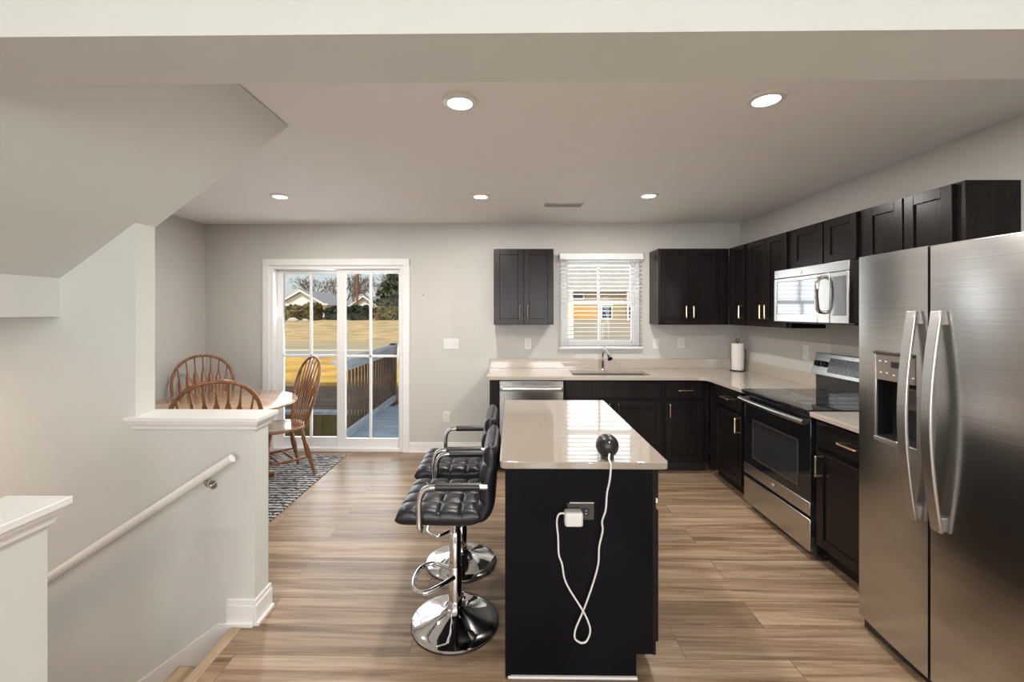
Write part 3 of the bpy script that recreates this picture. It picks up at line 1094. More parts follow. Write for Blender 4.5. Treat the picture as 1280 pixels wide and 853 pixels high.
fr_ = thing('refrigerator', 'stainless steel side-by-side refrigerator with dispenser at the right edge', 'refrigerator', (2.05, 1.65, 0))
put('body', MB().box(1.74, 2.44, FY0 + .004, FY1 - .004, .03, 1.765), 'dark_grey', fr_, .004)
put('base_grille', MB().box(1.70, 1.76, FY0 + .01, FY1 - .01, .012, .062).box(1.74, 2.42, FY0 + .03, FY1 - .03, 0, .03), 'black', fr_)
for a in (FY1 - .08, FY0 + .01):
    put('hinge_cover', MB().box(1.74, 1.80, a, a + .07, 1.765, 1.79), 'dark_grey', fr_, .004)
DY0, DY1, DZ0, DZ1 = 1.783, 1.985, .955, 1.335
fd = MB()
curved(fd, FYM1, DY0, fz0, fz1)
curved(fd, DY1, FY1, fz0, fz1)
curved(fd, DY0, DY1, fz0, DZ0)
curved(fd, DY0, DY1, DZ1, fz1)
fdo = put('freezer_door', fd, 'fridge', fr_)
gd = put('fridge_door', curved(MB(), FY0, FYM0, fz0, fz1, k=16), 'fridge', fr_, .004)
dn = MB()
xf = fx(1.9)
dn.box(1.733, 1.7345, DY0, DY1, DZ0, DZ1)
dn.box(xf + .004, 1.734, DY0, DY0 + .006, DZ0, DZ1).box(xf + .004, 1.734, DY1 - .006, DY1, DZ0, DZ1).box(xf + .002, 1.734, DY0, DY1, DZ0, DZ0 + .01)
dso = put('dispenser', dn, 'black', fdo, label='black water and ice dispenser recess')
put('control_panel', MB().box(xf - .002, 1.733, DY0 + .004, DY1 - .004, 1.215, DZ1 - .004), 'taupe', dso, .003)
dp = MB().box(xf - .0032, xf - .001, 1.835, 1.905, 1.277, 1.302)
put('display_window', dp, 'black', dso)
bt = MB()
for y, z in ((1.80, 1.245), (1.825, 1.245), (1.86, 1.245), (1.89, 1.245), (1.925, 1.25), (1.955, 1.25), (1.93, 1.30), (1.96, 1.30)):
    put('button', MB().box(xf - .0035, xf - .001, y - .005, y + .005, z - .003, z + .003), 'white_plastic', dso)
dt = MB().box(xf - .006, 1.73, DY0 - .004, DY1 + .008, DZ0 - .016, DZ0 + .004).box(xf - .002, 1.70, DY1 - .001, DY1 + .009, DZ0, DZ1 + .004)
put('tray', dt, 'steel', dso, .003)
put('dispenser_hood', MB().box(xf - .006, 1.70, DY0 - .002, DY1 + .009, DZ1 - .004, DZ1 + .010), 'dark_grey', dso, .003)
put('paddle', MB().prism([(1.72, 1.10), (1.70, 1.10), (1.695, 1.19), (1.72, 1.215)], 'Y', 1.82, 1.87), 'dark_grey', dso, .003)


def fr_handle(y, parent):
    """flat bar, bowed away from the door, with a block at each end"""
    mb = MB()
    n = 21
    vs, fs = [], []
    for i in range(n):
        t_ = i / (n - 1)
        z = .675 + t_ * (1.525 - .675)
        x = fx(y) - .016 - .040 * math.sin(PI * t_)
        vs += [(x - .007, y - .021, z), (x - .007, y + .021, z), (x + .007, y + .021, z), (x + .007, y - .021, z)]
    for i in range(n - 1):
        for j in range(4):
            k = (j + 1) % 4
            fs.append((i * 4 + j, i * 4 + k, i * 4 + 4 + k, i * 4 + 4 + j))
    fs += [(0, 1, 2, 3), tuple((n - 1) * 4 + j for j in range(4))]
    mb.add(vs, fs)
    for z in (.705, 1.495):
        mb.box(fx(y) - .022, fx(y) + .010, y - .013, y + .013, z - .028, z + .028)
    put('handle', mb, 'steel', parent, .004, label='long bowed steel handle')


fr_handle(1.784, fdo)
fr_handle(1.680, gd)

# ------------------------------------------------------------------ island
ISX0, ISX1, ISY0, ISY1 = 0.0, .603, 1.815, 2.94
il = thing('kitchen_island', 'long black kitchen island base with plain end panel facing the camera', 'kitchen island', (.3, 2.37, 0))
put('body', MB().box(ISX0, ISX1, ISY0, ISY1, .105, CT - .001).box(ISX0, .525, ISY0, ISY1, 0, .105), 'island', il)
put('end_panel', MB().prism([(-.012, .006), (.523, .006), (.523, .098), (.59, .098), (.59, CT - .001), (-.012, CT - .001)], 'Y', 1.80, 1.8145), 'island', il, .001)
put('back_panel', MB().box(-.0145, -.0005, 1.815, 2.94, .006, CT - .001), 'island', il)
put('corner_trim', MB().box(-.022, .0, 1.792, 1.7995, .006, CT - .002).box(-.022, -.015, 1.79, 1.83, .006, CT - .002), 'island', il, .001)
put('corner_trim', MB().box(.59, .604, 1.80, 1.8145, .095, CT - .002), 'cab', il, .001)
put('shoe_moulding', MB().box(-.01, .525, 1.786, 1.7995, 0, .010), 'trim', il, .003, label='thin white strip along the floor')
FI = Face((.6035, 0, 0), (0, -1, 0), (1, 0, 0))
for a, b_ in ((-2.36, -1.83), (-2.93, -2.40)):
    o = put('door', shaker(FI, a, b_, .128, .682), 'cab', il, .0018)
    put('handle', pull(FI, b_ - .035 if a < -2.5 else a + .035, .60, .14, True), 'gold', o, label='gold handle')
    mb = MB()
    FI.box(mb, a, b_, .712, .862, .001, .021)
    o = put('drawer', mb, 'cab', il, .003)
    put('handle', pull(FI, (a + b_) / 2, .787, .15, False), 'gold', o, label='gold handle')
put('door_bumper', MB().box(.6045, .613, 1.803, 1.814, .725, .742), 'white_plastic', il, .001, label='small white bumper')
tag(put('island_worktop', MB().prism([(-.042, 1.765), (-.036, 1.751), (-.022, 1.745), (.62, 1.745), (.634, 1.751), (.64, 1.765), (.64, 2.972), (-.042, 2.972)], 'Z', CT, .914), 'quartz_island', None, .004, origin=(.3, 2.36, CT)),
    'glossy beige stone slab lying on the black kitchen island', 'worktop')

po = plate('island_outlet', 'dark grey sideways outlet on the end of the black island', 'outlet', (.291, 1.80, .691), (0, -1, 0), .112, .069, 'outlet_h', 'dark_grey', None, 'black')
put('top_edge', MB().box(.245, .345, 1.7885, 1.7995, .7275, .733), 'nickel', po, label='bright metal edge above the plate')

# round smart speaker, its cord and its plug
sp = thing('smart_speaker', 'black ball-shaped smart speaker standing on the near end of the island', 'speaker', (.402, 1.80, .914))
put('shell', MB().ball((.402, 1.80, .965), .047, 32, 20), 'black', sp)
put('foot', MB().lathe([(.026, 0), (.028, .004), (.024, .012), (.0005, .012)], (.402, 1.80, .914), 24), 'dark_grey', sp)
put('sensor_dot', MB().ball((.402, 1.759, .990), .0035, 10, 6), 'white_plastic', sp)
cb = thing('power_cord', 'long white power cord hanging from the speaker down the island end', 'cord', (.30, 1.77, .685))
CP = [(.402, 1.757, .944), (.396, 1.742, .929), (.400, 1.734, .915), (.402, 1.733, .900), (.398, 1.736, .845), (.389, 1.745, .787), (.386, 1.755, .717), (.373, 1.762, .668), (.376, 1.766, .627), (.363, 1.772, .556),
      (.360, 1.776, .485), (.337, 1.780, .395), (.302, 1.784, .292), (.270, 1.782, .218), (.264, 1.78, .182), (.275, 1.78, .166), (.296, 1.78, .158), (.316, 1.78, .170), (.328, 1.78, .215), (.302, 1.776, .285), (.244, 1.776, .378),
      (.222, 1.777, .426), (.212, 1.778, .484), (.199, 1.778, .523), (.196, 1.776, .593), (.190, 1.770, .655), (.194, 1.764, .688), (.205, 1.760, .700), (.222, 1.758, .700)]
put('cable', MB().tube(smooth_path(CP, 6), .0038, 8), 'cord', cb)
put('plug', MB().box(.220, .294, 1.742, 1.790, .650, .709), 'white_plastic', cb, .010, seg=3, label='boxy white plug adapter')

# paper towels
pt = thing('paper_towel_holder', 'dark metal paper towel stand on the worktop in the far corner', 'towel holder', (2.33, 4.46, .914))
put('base', MB().lathe([(.075, 0), (.075, .006), (.068, .011), (.0005, .011)], (2.33, 4.46, .914), 32), 'black', pt)
put('post', MB().cyl((2.33, 4.46, .922), (2.33, 4.46, 1.21), .007, .007, 10), 'black', pt)
put('ring_handle', MB().tube([(2.33 + .017 * math.cos(a), 4.46, 1.226 + .017 * math.sin(a)) for a in [2 * PI * i / 16 for i in range(16)]], .004, 8, closed=True), 'black', pt)
put('side_arm', MB().tube(smooth_path([(2.40, 4.45, .92), (2.405, 4.45, 1.0), (2.405, 4.45, 1.12), (2.395, 4.45, 1.132)], 4), .007, 8), 'black', pt)
pr = MB()
prof = [(.02, .012), (.056, .012), (.057, .016), (.057, .278), (.056, .282), (.02, .282), (.02, .012)]
pr.lathe(prof, (2.33, 4.46, .914), 36)
tag(put('paper_towel_roll', pr, 'paper', None, origin=(2.33, 4.46, .926)), 'white paper towel roll standing upright on its holder in the corner', 'paper towels')


# ------------------------------------------------------------------ bar stools
def make_stool(label):
    t = thing('bar_stool', label, 'bar stool', (0, 0, 0), 0, 'bar stools at the island')
    # local frame: seat faces -x, backrest at +x
    # polished base and column
    base = [(.0005, 0), (.205, 0), (.212, .004), (.212, .009), (.205, .014), (.17, .021), (.12, .033), (.075, .05), (.045, .066), (.034, .08), (.034, .09), (.0005, .09)]
    put('base', MB().lathe(base, (0, 0, 0), 56), 'chrome', t, 0, 50, True, label='polished chrome trumpet base')
    put('floor_ring', MB().lathe([(.19, -.0005), (.2135, -.0005), (.2135, .004), (.19, .004), (.19, -.0005)], (0, 0, .0006), 48), 'black', t, 0, 35, True)
    put('column', MB().lathe([(.033, .085), (.033, .27), (.031, .275), (.0285, .275), (.0285, .44), (.026, .444), (.024, .444), (.024, .555), (.0005, .555)], (0, 0, 0), 28), 'chrome', t, 0, 35, True, label='chrome gas-lift column')
    fr = [(.0, -.03, .235), (-.07, -.085, .222), (-.13, -.118, .215), (-.185, -.085, .212), (-.20, 0, .212), (-.185, .085, .212), (-.13, .118, .215), (-.07, .085, .222), (.0, .03, .235)]
    put('footrest', MB().tube(smooth_path(fr, 6), .0105, 12), 'chrome', t, 0, 60, True, label='looped chrome footrest')
    put('lever', MB().tube([(.0, -.02, .53), (.02, -.12, .525), (.025, -.17, .52)], .005, 8), 'chrome', t, 0, 60, True)
    put('mount_plate', MB().box(-.09, .09, -.09, .09, .545, .563), 'black', t, .004, 35, True)

    # upholstered shell: the profile runs from the seat's front edge back and up the backrest
    def shell(path, thick, half_w, nx, ny, tufts, wfun, lip):
        P = smooth_path(path, 10)
        L = [0]
        for a, b in zip(P, P[1:]):
            L.append(L[-1] + (b - a).length)

        def at(s):
            s *= L[-1]
            for i in range(len(P) - 1):
                if s <= L[i + 1] or i == len(P) - 2:
                    k = (s - L[i]) / max(1e-9, L[i + 1] - L[i])
                    p = P[i].lerp(P[i + 1], k)
                    d = (P[min(i + 2, len(P) - 1)] - P[max(i - 1, 0)]).normalized()
                    return p, d
        tu, tv = tufts

        def fn(sign):
            def f(a, b):
                u, v = 2 * a - 1, 2 * b - 1
                p, d = at(a)
                n = V((-d.z, 0, d.x))
                if n.z < 0 and abs(d.z) < .7:
                    n = -n
                e = (max(0, 1 - abs(u) ** 9) * max(0, 1 - abs(v) ** 9)) ** .45
                if sign > 0:
                    su = abs(math.sin(PI * tu * a))
                    sv = abs(math.sin(PI * tv * b))
                    puff = .014 * (su * sv) ** .30
                    hh = thick * .5 * e + (puff - .008) * min(1, e * 1.2)
                else:
                    hh = -thick * .5 * e
                return p + n * hh + V((0, v * half_w * wfun(a), 0))
            return f
        mb = MB()
        mb.grid(fn(1), nx, ny)
        mb.grid(fn(-1), nx, ny)
        return mb
    seat = [(-.245, 0, .592), (-.15, 0, .595), (-.02, 0, .592), (.09, 0, .594), (.14, 0, .612)]
    put('seat', shell(seat, .082, .205, 49, 49, (4, 4), lambda a: 1.0, 0), 'leather', t, 0, 60, True, label='square-tufted black seat', weld=True)
    back = [(.115, 0, .585), (.150, 0, .612), (.166, 0, .66), (.166, 0, .72), (.170, 0, .775), (.184, 0, .83), (.186, 0, .875), (.178, 0, .918)]
    put('backrest', shell(back, .072, .200, 49, 41, (4, 4), lambda a: 1.0 - .10 * max(0, a - .6), 0), 'leather', t, 0, 60, True, label='square-tufted black backrest', weld=True)
    for s in (-1, 1):
        yy = s * .222
        arm = [(-.128, s * .19, .552), (-.128, yy, .556), (-.13, yy, .60), (-.13, yy, .68), (-.115, yy, .728), (-.08, yy, .746), (.02, yy, .748), (.10, yy, .750), (.17, yy, .750)]
        o = put('armrest', MB().tube(smooth_path(arm, 6), .0125, 12), 'chrome', t, 0, 60, True, label='chrome tube armrest')
        put('arm_pad', MB().tube([(-.06, yy, .749), (.04, yy, .750), (.138, yy, .751)], .0175, 12), 'black', o, 0, 60, True, label='black arm pad')
        put('arm_bolt', MB().tube([(.155, yy - s * .03, .750), (.155, yy + s * .004, .750)], .011, 12), 'chrome', o, 0, 60, True)
    return t


s1 = make_stool('nearer black tufted bar stool with chrome base, left of the island')
s1.location = (-.271, 2.118, 0)
s2 = copy_tree(s1)
s2['label'] = 'farther black tufted bar stool, behind the nearer one towards the window'
s2.location = (-.297, 2.627, 0)


# ------------------------------------------------------------------ dining set
def make_chair(label):
    t = thing('dining_chair', label, 'dining chair', (0, 0, 0), 0, 'oak dining chairs')
    # local frame: seat faces +y, back at -y
    def seat(a, b):
        u, v = 2 * a - 1, 2 * b - 1
        return u, v
    mb = MB()
    n = 40
    rim = []
    for i in range(n):
        a = 2 * PI * i / n
        c, s_ = math.cos(a), math.sin(a)
        x = .225 * (abs(c) ** .75) * (1 if c > 0 else -1)
        y = .215 * (abs(s_) ** .75) * (1 if s_ > 0 else -1)
        x *= 1 + .06 * y / .215
        rim.append((x, y))
    rings = [(0.0, .452), (.45, .452), (.80, .456), (.95, .464), (1.0, .458), (.99, .444), (.93, .434), (0.0, .434)]
    vs, fs = [], []
    for k, z in rings:
        for x, y in rim:
            vs.append((x * k, y * k, z))
    for i in range(len(rings) - 1):
        for j in range(n):
            j2 = (j + 1) % n
            fs.append((i * n + j, i * n + j2, (i + 1) * n + j2, (i + 1) * n + j))
    put('seat', mb.add(vs, fs), 'oak_top', t, 0, 50, True, label='saddle-shaped oak seat')
    # turned splayed legs
    tops = {(-1, -1): (-.14, -.13), (1, -1): (.14, -.13), (-1, 1): (-.15, .13), (1, 1): (.15, .13)}
    feet = {(-1, -1): (-.205, -.235), (1, -1): (.205, -.235), (-1, 1): (-.20, .215), (1, 1): (.20, .215)}

    def legp(k, z):
        a = V((*tops[k], .44))
        b = V((*feet[k], 0))
        return a.lerp(b, (.44 - z) / .44)
    prof = [(.44, .017), (.40, .019), (.36, .015), (.345, .021), (.33, .015), (.27, .022), (.21, .024), (.17, .021), (.15, .015), (.135, .020), (.12, .014), (.06, .014), (.0, .011)]
    for k in tops:
        put('leg', MB().tube([legp(k, z) for z, r in prof], [r for z, r in prof], 12), 'oak', t, 0, 60, True)
    for s_ in (-1, 1):
        a, b = legp((s_, -1), .17), legp((s_, 1), .17)
        put('stretcher', MB().tube([a, a.lerp(b, .25), a.lerp(b, .5), a.lerp(b, .75), b], [.008, .011, .014, .011, .008], 10), 'oak', t, 0, 60, True)
    for q in (.33, .67):
        a = legp((-1, -1), .17).lerp(legp((-1, 1), .17), q)
        b = legp((1, -1), .17).lerp(legp((1, 1), .17), q)
        put('stretcher', MB().tube([a, a.lerp(b, .25), a.lerp(b, .5), a.lerp(b, .75), b], [.008, .010, .012, .010, .008], 10), 'oak', t, 0, 60, True)

    # bow back with arrow spindles, leaning out
    def yb(z):
        q = (z - .45) / .62
        return -.165 - .085 * q - .06 * q * q
    bw, H = .252, 1.068
    half = [(.178, .45), (.205, .56), (.238, .68), (.252, .78), (.245, .87), (.215, .95), (.16, 1.015), (.085, 1.055), (0, 1.068)]
    pts = [(-x, yb(z), z) for x, z in half] + [(x, yb(z), z) for x, z in reversed(half[:-1])]
    put('bow', MB().tube(smooth_path(pts, 5), .0135, 12), 'oak', t, 0, 60, True, label='bent oak hoop')
    hz = smooth_path([(x, 0, z) for x, z in half], 8)

    def top_z(x):
        best = min((p for p in hz if p.z > .78), key=lambda p: abs(p.x - abs(x)))
        return best.z
    for i in range(7):
        q = (i - 3) / 3
        x0, x1 = q * .135, q * .205
        zt = top_z(x1) - .008
        m_ = 15
        pp, rr = [], []
        for j in range(m_):
            s_ = j / (m_ - 1)
            z = .45 + s_ * (zt - .45)
            pp.append((x0 + (x1 - x0) * s_, yb(z), z))
            if s_ < .38:
                wd = .0075
            elif s_ < .50:
                wd = .0075 + (.025 - .0075) * (s_ - .38) / .12
            elif s_ < .68:
                wd = .0255
            elif s_ < .80:
                wd = .025 + (.0068 - .025) * (s_ - .68) / .12
            else:
                wd = .0065
            rr.append((min(.0075, wd), wd))
        put('spindle', MB().tube(pp, rr, 10, ((0, 1, 0), 1)), 'oak', t, 0, 60, True)
    return t


TBL = V((-2.47, 3.60, 0))
RUGZ = .010
tb = thing('dining_table', 'round oak dining table by the glass door, partly behind the half wall', 'dining table', (TBL.x, TBL.y, RUGZ))
tt = MB()
n = 64
ring = [(.62 * math.cos(2 * PI * i / n), .60 * math.sin(2 * PI * i / n)) for i in range(n)]
pf = [(0, .75), (.975, .75), (.995, .745), (1.0, .735), (.99, .727), (.96, .722), (0, .722)]
vs = [(x * k, y * k, z) for k, z in pf for x, y in ring]
fs = [(i * n + j, i * n + (j + 1) % n, (i + 1) * n + (j + 1) % n, (i + 1) * n + j) for i in range(len(pf) - 1) for j in range(n)]
put('tabletop', tt.add(vs, fs), 'oak_top', tb, 0, 50, True)
put('apron', MB().lathe([(.47, .66), (.49, .66), (.49, .7215), (.47, .7215), (.47, .66)], (0, 0, 0), 48), 'oak', tb, 0, 35, True)
put('pedestal', MB().lathe([(.10, .10), (.10, .16), (.07, .20), (.055, .26), (.085, .36), (.09, .46), (.06, .56), (.075, .60), (.14, .66), (.14, .7215), (.0005, .7215)], (0, 0, 0), 32), 'oak', tb, 0, 50, True)
for i in range(4):
    a = PI / 4 + i * PI / 2
    d_ = V((math.cos(a), math.sin(a), 0))
    put('foot', MB().tube(smooth_path([d_ * .05 + V((0, 0, .17)), d_ * .20 + V((0, 0, .14)), d_ * .34 + V((0, 0, .07)), d_ * .44 + V((0, 0, .03))], 5), [.035] * 6 + [.030] * 5 + [.028] * 5, 12), 'oak', tb, 0, 60, True)


def face_dir(dx, dy):
    return math.atan2(-dx, dy)      # turns local +y to (dx,dy)


c1 = make_chair('oak bow-back dining chair nearest the half wall, its back to the camera')
c1.location = (-2.01, 2.95, RUGZ + .004)
c1.rotation_euler.z = face_dir(-.53, .85)
c2 = copy_tree(c1)
c2['label'] = 'oak bow-back dining chair at the back left, behind the table, facing the camera'
c2.location = (-2.88, 4.06, RUGZ + .004)
c2.rotation_euler.z = face_dir(.66, -.75)
c3 = copy_tree(c1)
c3['label'] = 'oak bow-back dining chair seen side-on in front of the glass door'
c3.location = (-2.12, 3.95, RUGZ + .004)
c3.rotation_euler.z = face_dir(-.69, -.72)

tag(put('area_rug', MB().box(-3.22, -1.735, 2.62, 4.55, 0.0005, RUGZ - .0005), 'rug', None, .003, origin=(-2.47, 3.58, 0)),
    'black and ivory woven rug on the floor under the dining set', 'rug')

# ------------------------------------------------------------------ outside
rng = random.Random(7)
# the storey above shades the deck
struct('roof', MB().box(-6.5, 6.5, -7, 5.0, 3.0, 4.7), 'roof_grey')
gm = MB()
struct('ground_lawn', MB().box(-60, 60, 8.9, 14.5, -.4, -.02), 'grass')
struct('ground_bed', MB().box(-60, -2.05, 6.63, 8.9, -.4, -.03).box(-2.05, 60, 7.45, 8.9, -.4, -.03), 'mulch')
struct('ground_yard', MB().box(-60, 60, 4.83, 6.6, -1.3, -1.1), 'mulch')
struct('street', MB().box(-120, 120, 14.5, 17.0, -.4, -.03), 'road')
struct('kerb', MB().box(-120, 120, 17.0, 17.3, -.4, .01), 'kerb')
struct('ground_verge', MB().box(-120, 120, 17.3, 22.5, -.4, -.01), 'verge')
hl = MB()
prof = [(22.5, -.02), (30, .22), (38, .62), (46, .88), (130, .95)]
for (ya, za), (yb_, zb_) in zip(prof, prof[1:]):
    hl.add([(-150, ya, za), (150, ya, za), (150, yb_, zb_), (-150, yb_, zb_)], [(0, 1, 2, 3)])
struct('ground_hill', hl, 'hill')
struct('driveway', MB().prism([(1.5, 22.4), (10, 22.4), (11, 30), (16, 40), (4, 40), (3.0, 30)], 'Z', 0, .05) if False else
       MB().add([(2.2, 22.4, .0), (9.5, 22.4, .0), (10.5, 30, .24), (4.2, 30, .24), (12.5, 40, .78), (5, 40, .78)], [(0, 1, 2, 3), (3, 2, 4, 5)]), 'driveway')

# deck and its railing
dk = thing('wood_deck', 'weathered blue-grey board deck outside the glass door', 'deck', (.3, 6.1, -.06))
db = MB()
for i in range(17):
    y = 4.84 + i * .147
    db.box(-2.06, 2.6, y, y + .140, -.09, -.055)
put('deck_boards', db, 'deck', dk, .004)
pm = MB().box(-2.0, -1.9, 4.86, 7.3, -.30, -.092).box(2.45, 2.55, 4.86, 7.3, -.30, -.092)
for x in (-1.95, 2.5):
    for y in (5.0, 7.2):
        pm.box(x - .05, x + .05, y - .05, y + .05, -1.1, -.092)
put('deck_frame', pm, 'rail_wood', dk)
rl = thing('deck_railing', 'brown baluster railing with grey top board along the deck', 'railing', (-1.97, 6.1, -.055))
put('top_rail', MB().box(-2.02, -1.89, 4.85, 7.30, .925, .962), 'rail_cap', rl, .004, label='weathered grey top board')
put('side_rail', MB().box(-1.955, -1.92, 4.85, 7.24, .825, .92), 'rail_cap', rl, .003)
put('bottom_rail', MB().box(-1.96, -1.92, 4.85, 7.24, .03, .12), 'rail_cap', rl, .003, label='weathered grey bottom board')
for y in (7.25,):
    put('post', MB().box(-2.02, -1.925, y - .05, y + .05, -.054, .99), 'rail_wood', rl, .004)
nb = 18
b0 = MB().box(-.016, .016, -.019, .019, 0, .88)
first = put('baluster', MB().box(-1.987, -1.959, 5.03 - .015, 5.03 + .015, .04, .924), 'rail_wood', rl, .003)
for i in range(1, nb):
    c = first.copy()
    COL.objects.link(c)
    c.location.y = i * .122
er = thing('deck_railing', 'short dark railing across the far end of the deck', 'railing', (0, 7.3, -.055))
put('top_rail', MB().box(-1.88, 2.5, 7.24, 7.38, .925, .962), 'rail_cap', er, .004)
put('bottom_rail', MB().box(-1.88, 2.5, 7.28, 7.32, .03, .12), 'rail_wood', er, .003)
for x in (-.5, 1.0, 2.45):
    put('post', MB().box(x - .045, x + .045, 7.27, 7.36, -.054, .924), 'rail_wood', er, .004)
tw = thing('timber_wall', 'low olive board wall with a grey cap left of the deck', 'retaining wall', (-4.5, 6.56, -1.1))
put('boards', MB().box(-9, -2.08, 6.5, 6.58, -1.1, -.035), 'timber', tw)
put('cap_board', MB().box(-9, -2.08, 6.47, 6.64, -.034, .012), 'rail_cap', tw, .004)


# plants
def leaves(mb, fn, count, size, r):
    for _ in range(count):
        c = fn()
        a = V((r.uniform(-1, 1), r.uniform(-1, 1), r.uniform(-.7, 1))).normalized()
        b = a.orthogonal().normalized()
        b.rotate(Matrix.Rotation(r.uniform(0, 2 * PI), 3, a))
        d = a.cross(b)
        k = size * r.uniform(.6, 1.3)
        mb.add([c - b * k - d * k * .6, c + b * k - d * k * .6, c + b * k + d * k * .6, c - b * k + d * k * .6], [(0, 1, 2, 3)])


def hedge(label, x0, x1, y, zb, zt, m, seed, depth=1.3):
    r = random.Random(seed)
    t = thing('hedge', label, 'hedge', ((x0 + x1) / 2, y, zb))
    cx, hx, hz = (x0 + x1) / 2, (x1 - x0) / 2, (zt - zb) / 2

    def sp():
        while True:
            v = V((r.uniform(-1, 1), r.uniform(-1, 1), r.uniform(-1, 1)))
            k = (v.x ** 4 + v.y ** 4 + v.z ** 4) ** .25
            if .72 < k < 1.0:
                return V((cx + v.x * hx, y + v.y * depth, zb + hz + v.z * hz * (1 + .12 * math.sin(v.x * 7 + seed))))
    mb = MB()
    mb.ball((cx, y, zb + hz), (hx * .95, depth * .85, hz * .95), 20, 12, .12, seed)
    leaves(mb, sp, 1500, .12, r)
    put('foliage', mb, m, t, 0, 0)
    st_ = MB()
    for k in range(4):
        st_.cyl((x0 + (k + .5) * (x1 - x0) / 4, y, zb - .1), (x0 + (k + .5) * (x1 - x0) / 4, y, zb + hz), .06, .04, 6)
    put('stem', st_, 'bark', t, 0)
    return t


HY = 42
hedge('brown-green hedge below the white gabled house, left in the glass door', -22.8, -19.75, HY, .65, 2.1, 'hedge_green', 1)
hedge('tall rust-brown hedge right of the white gabled house', -19.55, -18.45, HY - .6, .65, 2.35, 'hedge_green', 2)
hedge('dark green hedge behind the left glass panel near its right edge', -18.25, -16.05, HY + .8, .65, 2.0, 'hedge_dark', 3)
hedge('dark hedge with rust top below the second white house', -15.8, -13.5, HY, .65, 2.05, 'hedge_dark', 4)
hedge('lighter olive hedge at the right side of the glass door', -13.1, -10.7, HY, .65, 1.95, 'hedge_green', 5)


def bare_tree(label, x, y, z, h_, seed, m='bark'):
    r = random.Random(seed)
    t = thing('bare_tree', label, 'tree', (x, y, z), 0, 'bare winter trees behind the houses')
    tr = MB()
    br = MB()

    def grow(p, d, L, rad, lev):
        q = p + d * L
        mid = p.lerp(q, .5) + V((r.uniform(-1, 1), r.uniform(-1, 1), r.uniform(-.3, .5))) * L * .06
        (tr if lev == 0 else br).tube([p, mid, q], [rad, rad * .85, rad * .7], 5 if lev < 2 else 3)
        if lev >= 5:
            return
        for k in range(3 if lev else 2):
            a = d.orthogonal().normalized()
            a.rotate(Matrix.Rotation(r.uniform(0, 2 * PI), 3, d))
            nd = (d + a * r.uniform(.45, .85) + V((0, 0, .12))).normalized()
            s_ = r.uniform(.55, 1.0) if lev < 4 else 1
            grow(p.lerp(q, s_), nd, L * r.uniform(.62, .82), max(.028, rad * .58), lev + 1)
    grow(V((x, y, z - .2)), V((r.uniform(-.05, .05), 0, 1)).normalized(), h_ * .20, h_ * .014, 0)
    put('trunk', tr, m, t, 0)
    put('branches', br, m, t, 0)
    return t


bare_tree('bare winter tree leaning over the left white house roof', -29.5, 66, .9, 15, 11)
bare_tree('bare winter tree just right of the left white house peak', -25.2, 69, .9, 15, 12)
bare_tree('dark forked bare tree near the centre stile of the glass door', -20.6, 53, .9, 12, 13)
bare_tree('bare winter tree behind the second white house', -23.6, 84, .9, 17, 14)
bare_tree('bare winter tree between the utility pole and the evergreen', -18.0, 70, .9, 14, 15)
bare_tree('bare winter tree behind the left hedge, its crown over the house roof', -32.5, 86, .9, 18, 17)
bare_tree('slim bare winter tree beside the evergreen, above the pale hedge', -16.2, 62, .9, 12, 18)
bare_tree('bare winter tree farthest back, between the two white houses', -25.0, 96, .9, 19, 19)
bare_tree('bare winter tree far left, at the edge of the glass door', -36.5, 66, .9, 15, 16)


def evergreen(label, x, y, z, h_, rad, seed):
    r = random.Random(seed)
    t = thing('evergreen_tree', label, 'tree', (x, y, z))
    put('trunk', MB().cyl((x, y, z - .2), (x, y, z + h_ * .9), .25, .05, 8), 'bark', t)

    def sp():
        q = r.random() ** .8
        rr = rad * (1 - q) ** .7 * r.uniform(.4, 1) * (1 + .25 * math.sin(q * 30))
        a = r.uniform(0, 2 * PI)
        return V((x + rr * math.cos(a), y + rr * math.sin(a), z + h_ * (.10 + .9 * q)))
    mb = MB()
    leaves(mb, sp, 3200, .17, r)
    put('foliage', mb, 'evergreen', t, 0, 0)


woods = [(-46, 72), (-41, 90), (-39.5, 66), (-35, 96), (-33.5, 104), (-29, 100), (-28.8, 84), (-22.5, 104), (-15.0, 80), (-19.8, 94), (-17.8, 80), (-15.2, 100), (-13.5, 72), (-37, 80), (-31.5, 74), (-16.0, 88)]
for k, (x, y) in enumerate(woods):
    bare_tree('bare winter tree in the dense grey woods behind the white houses', x, y, .9, y * .17, 40 + k)


evergreen('full green evergreen tree at the upper right of the glass door', -14.2, 52, .8, 5.6, 2.6, 21)

pl = thing('utility_pole', 'thin reddish utility pole rising behind the right glass panel', 'pole', (-17.8, 50, .85))
put('shaft', MB().cyl((-17.8, 50, .6), (-17.8, 50, 9.0), .13, .10, 10), 'pole', pl)
put('crossarm', MB().box(-18.7, -16.9, 49.95, 50.05, 8.2, 8.35), 'pole', pl)

for i, (x, y, z, s_, lb) in enumerate(((-19.35, 38.2, .66, .50, 'large pale boulder on the lawn below the left hedge'), (-18.45, 38.6, .66, .34, 'smaller pale boulder right of the large one on the lawn'), (-20.15, 38.0, .62, .26, 'smallest pale boulder at the left edge of the lawn'))):
    tag(put('boulder', MB().ball((x, y, z + s_ * .15), (s_, s_ * .7, s_ * .55), 12, 8, .25, i), 'rock', None, 0, 50, origin=(x, y, z)), lb, 'rock')


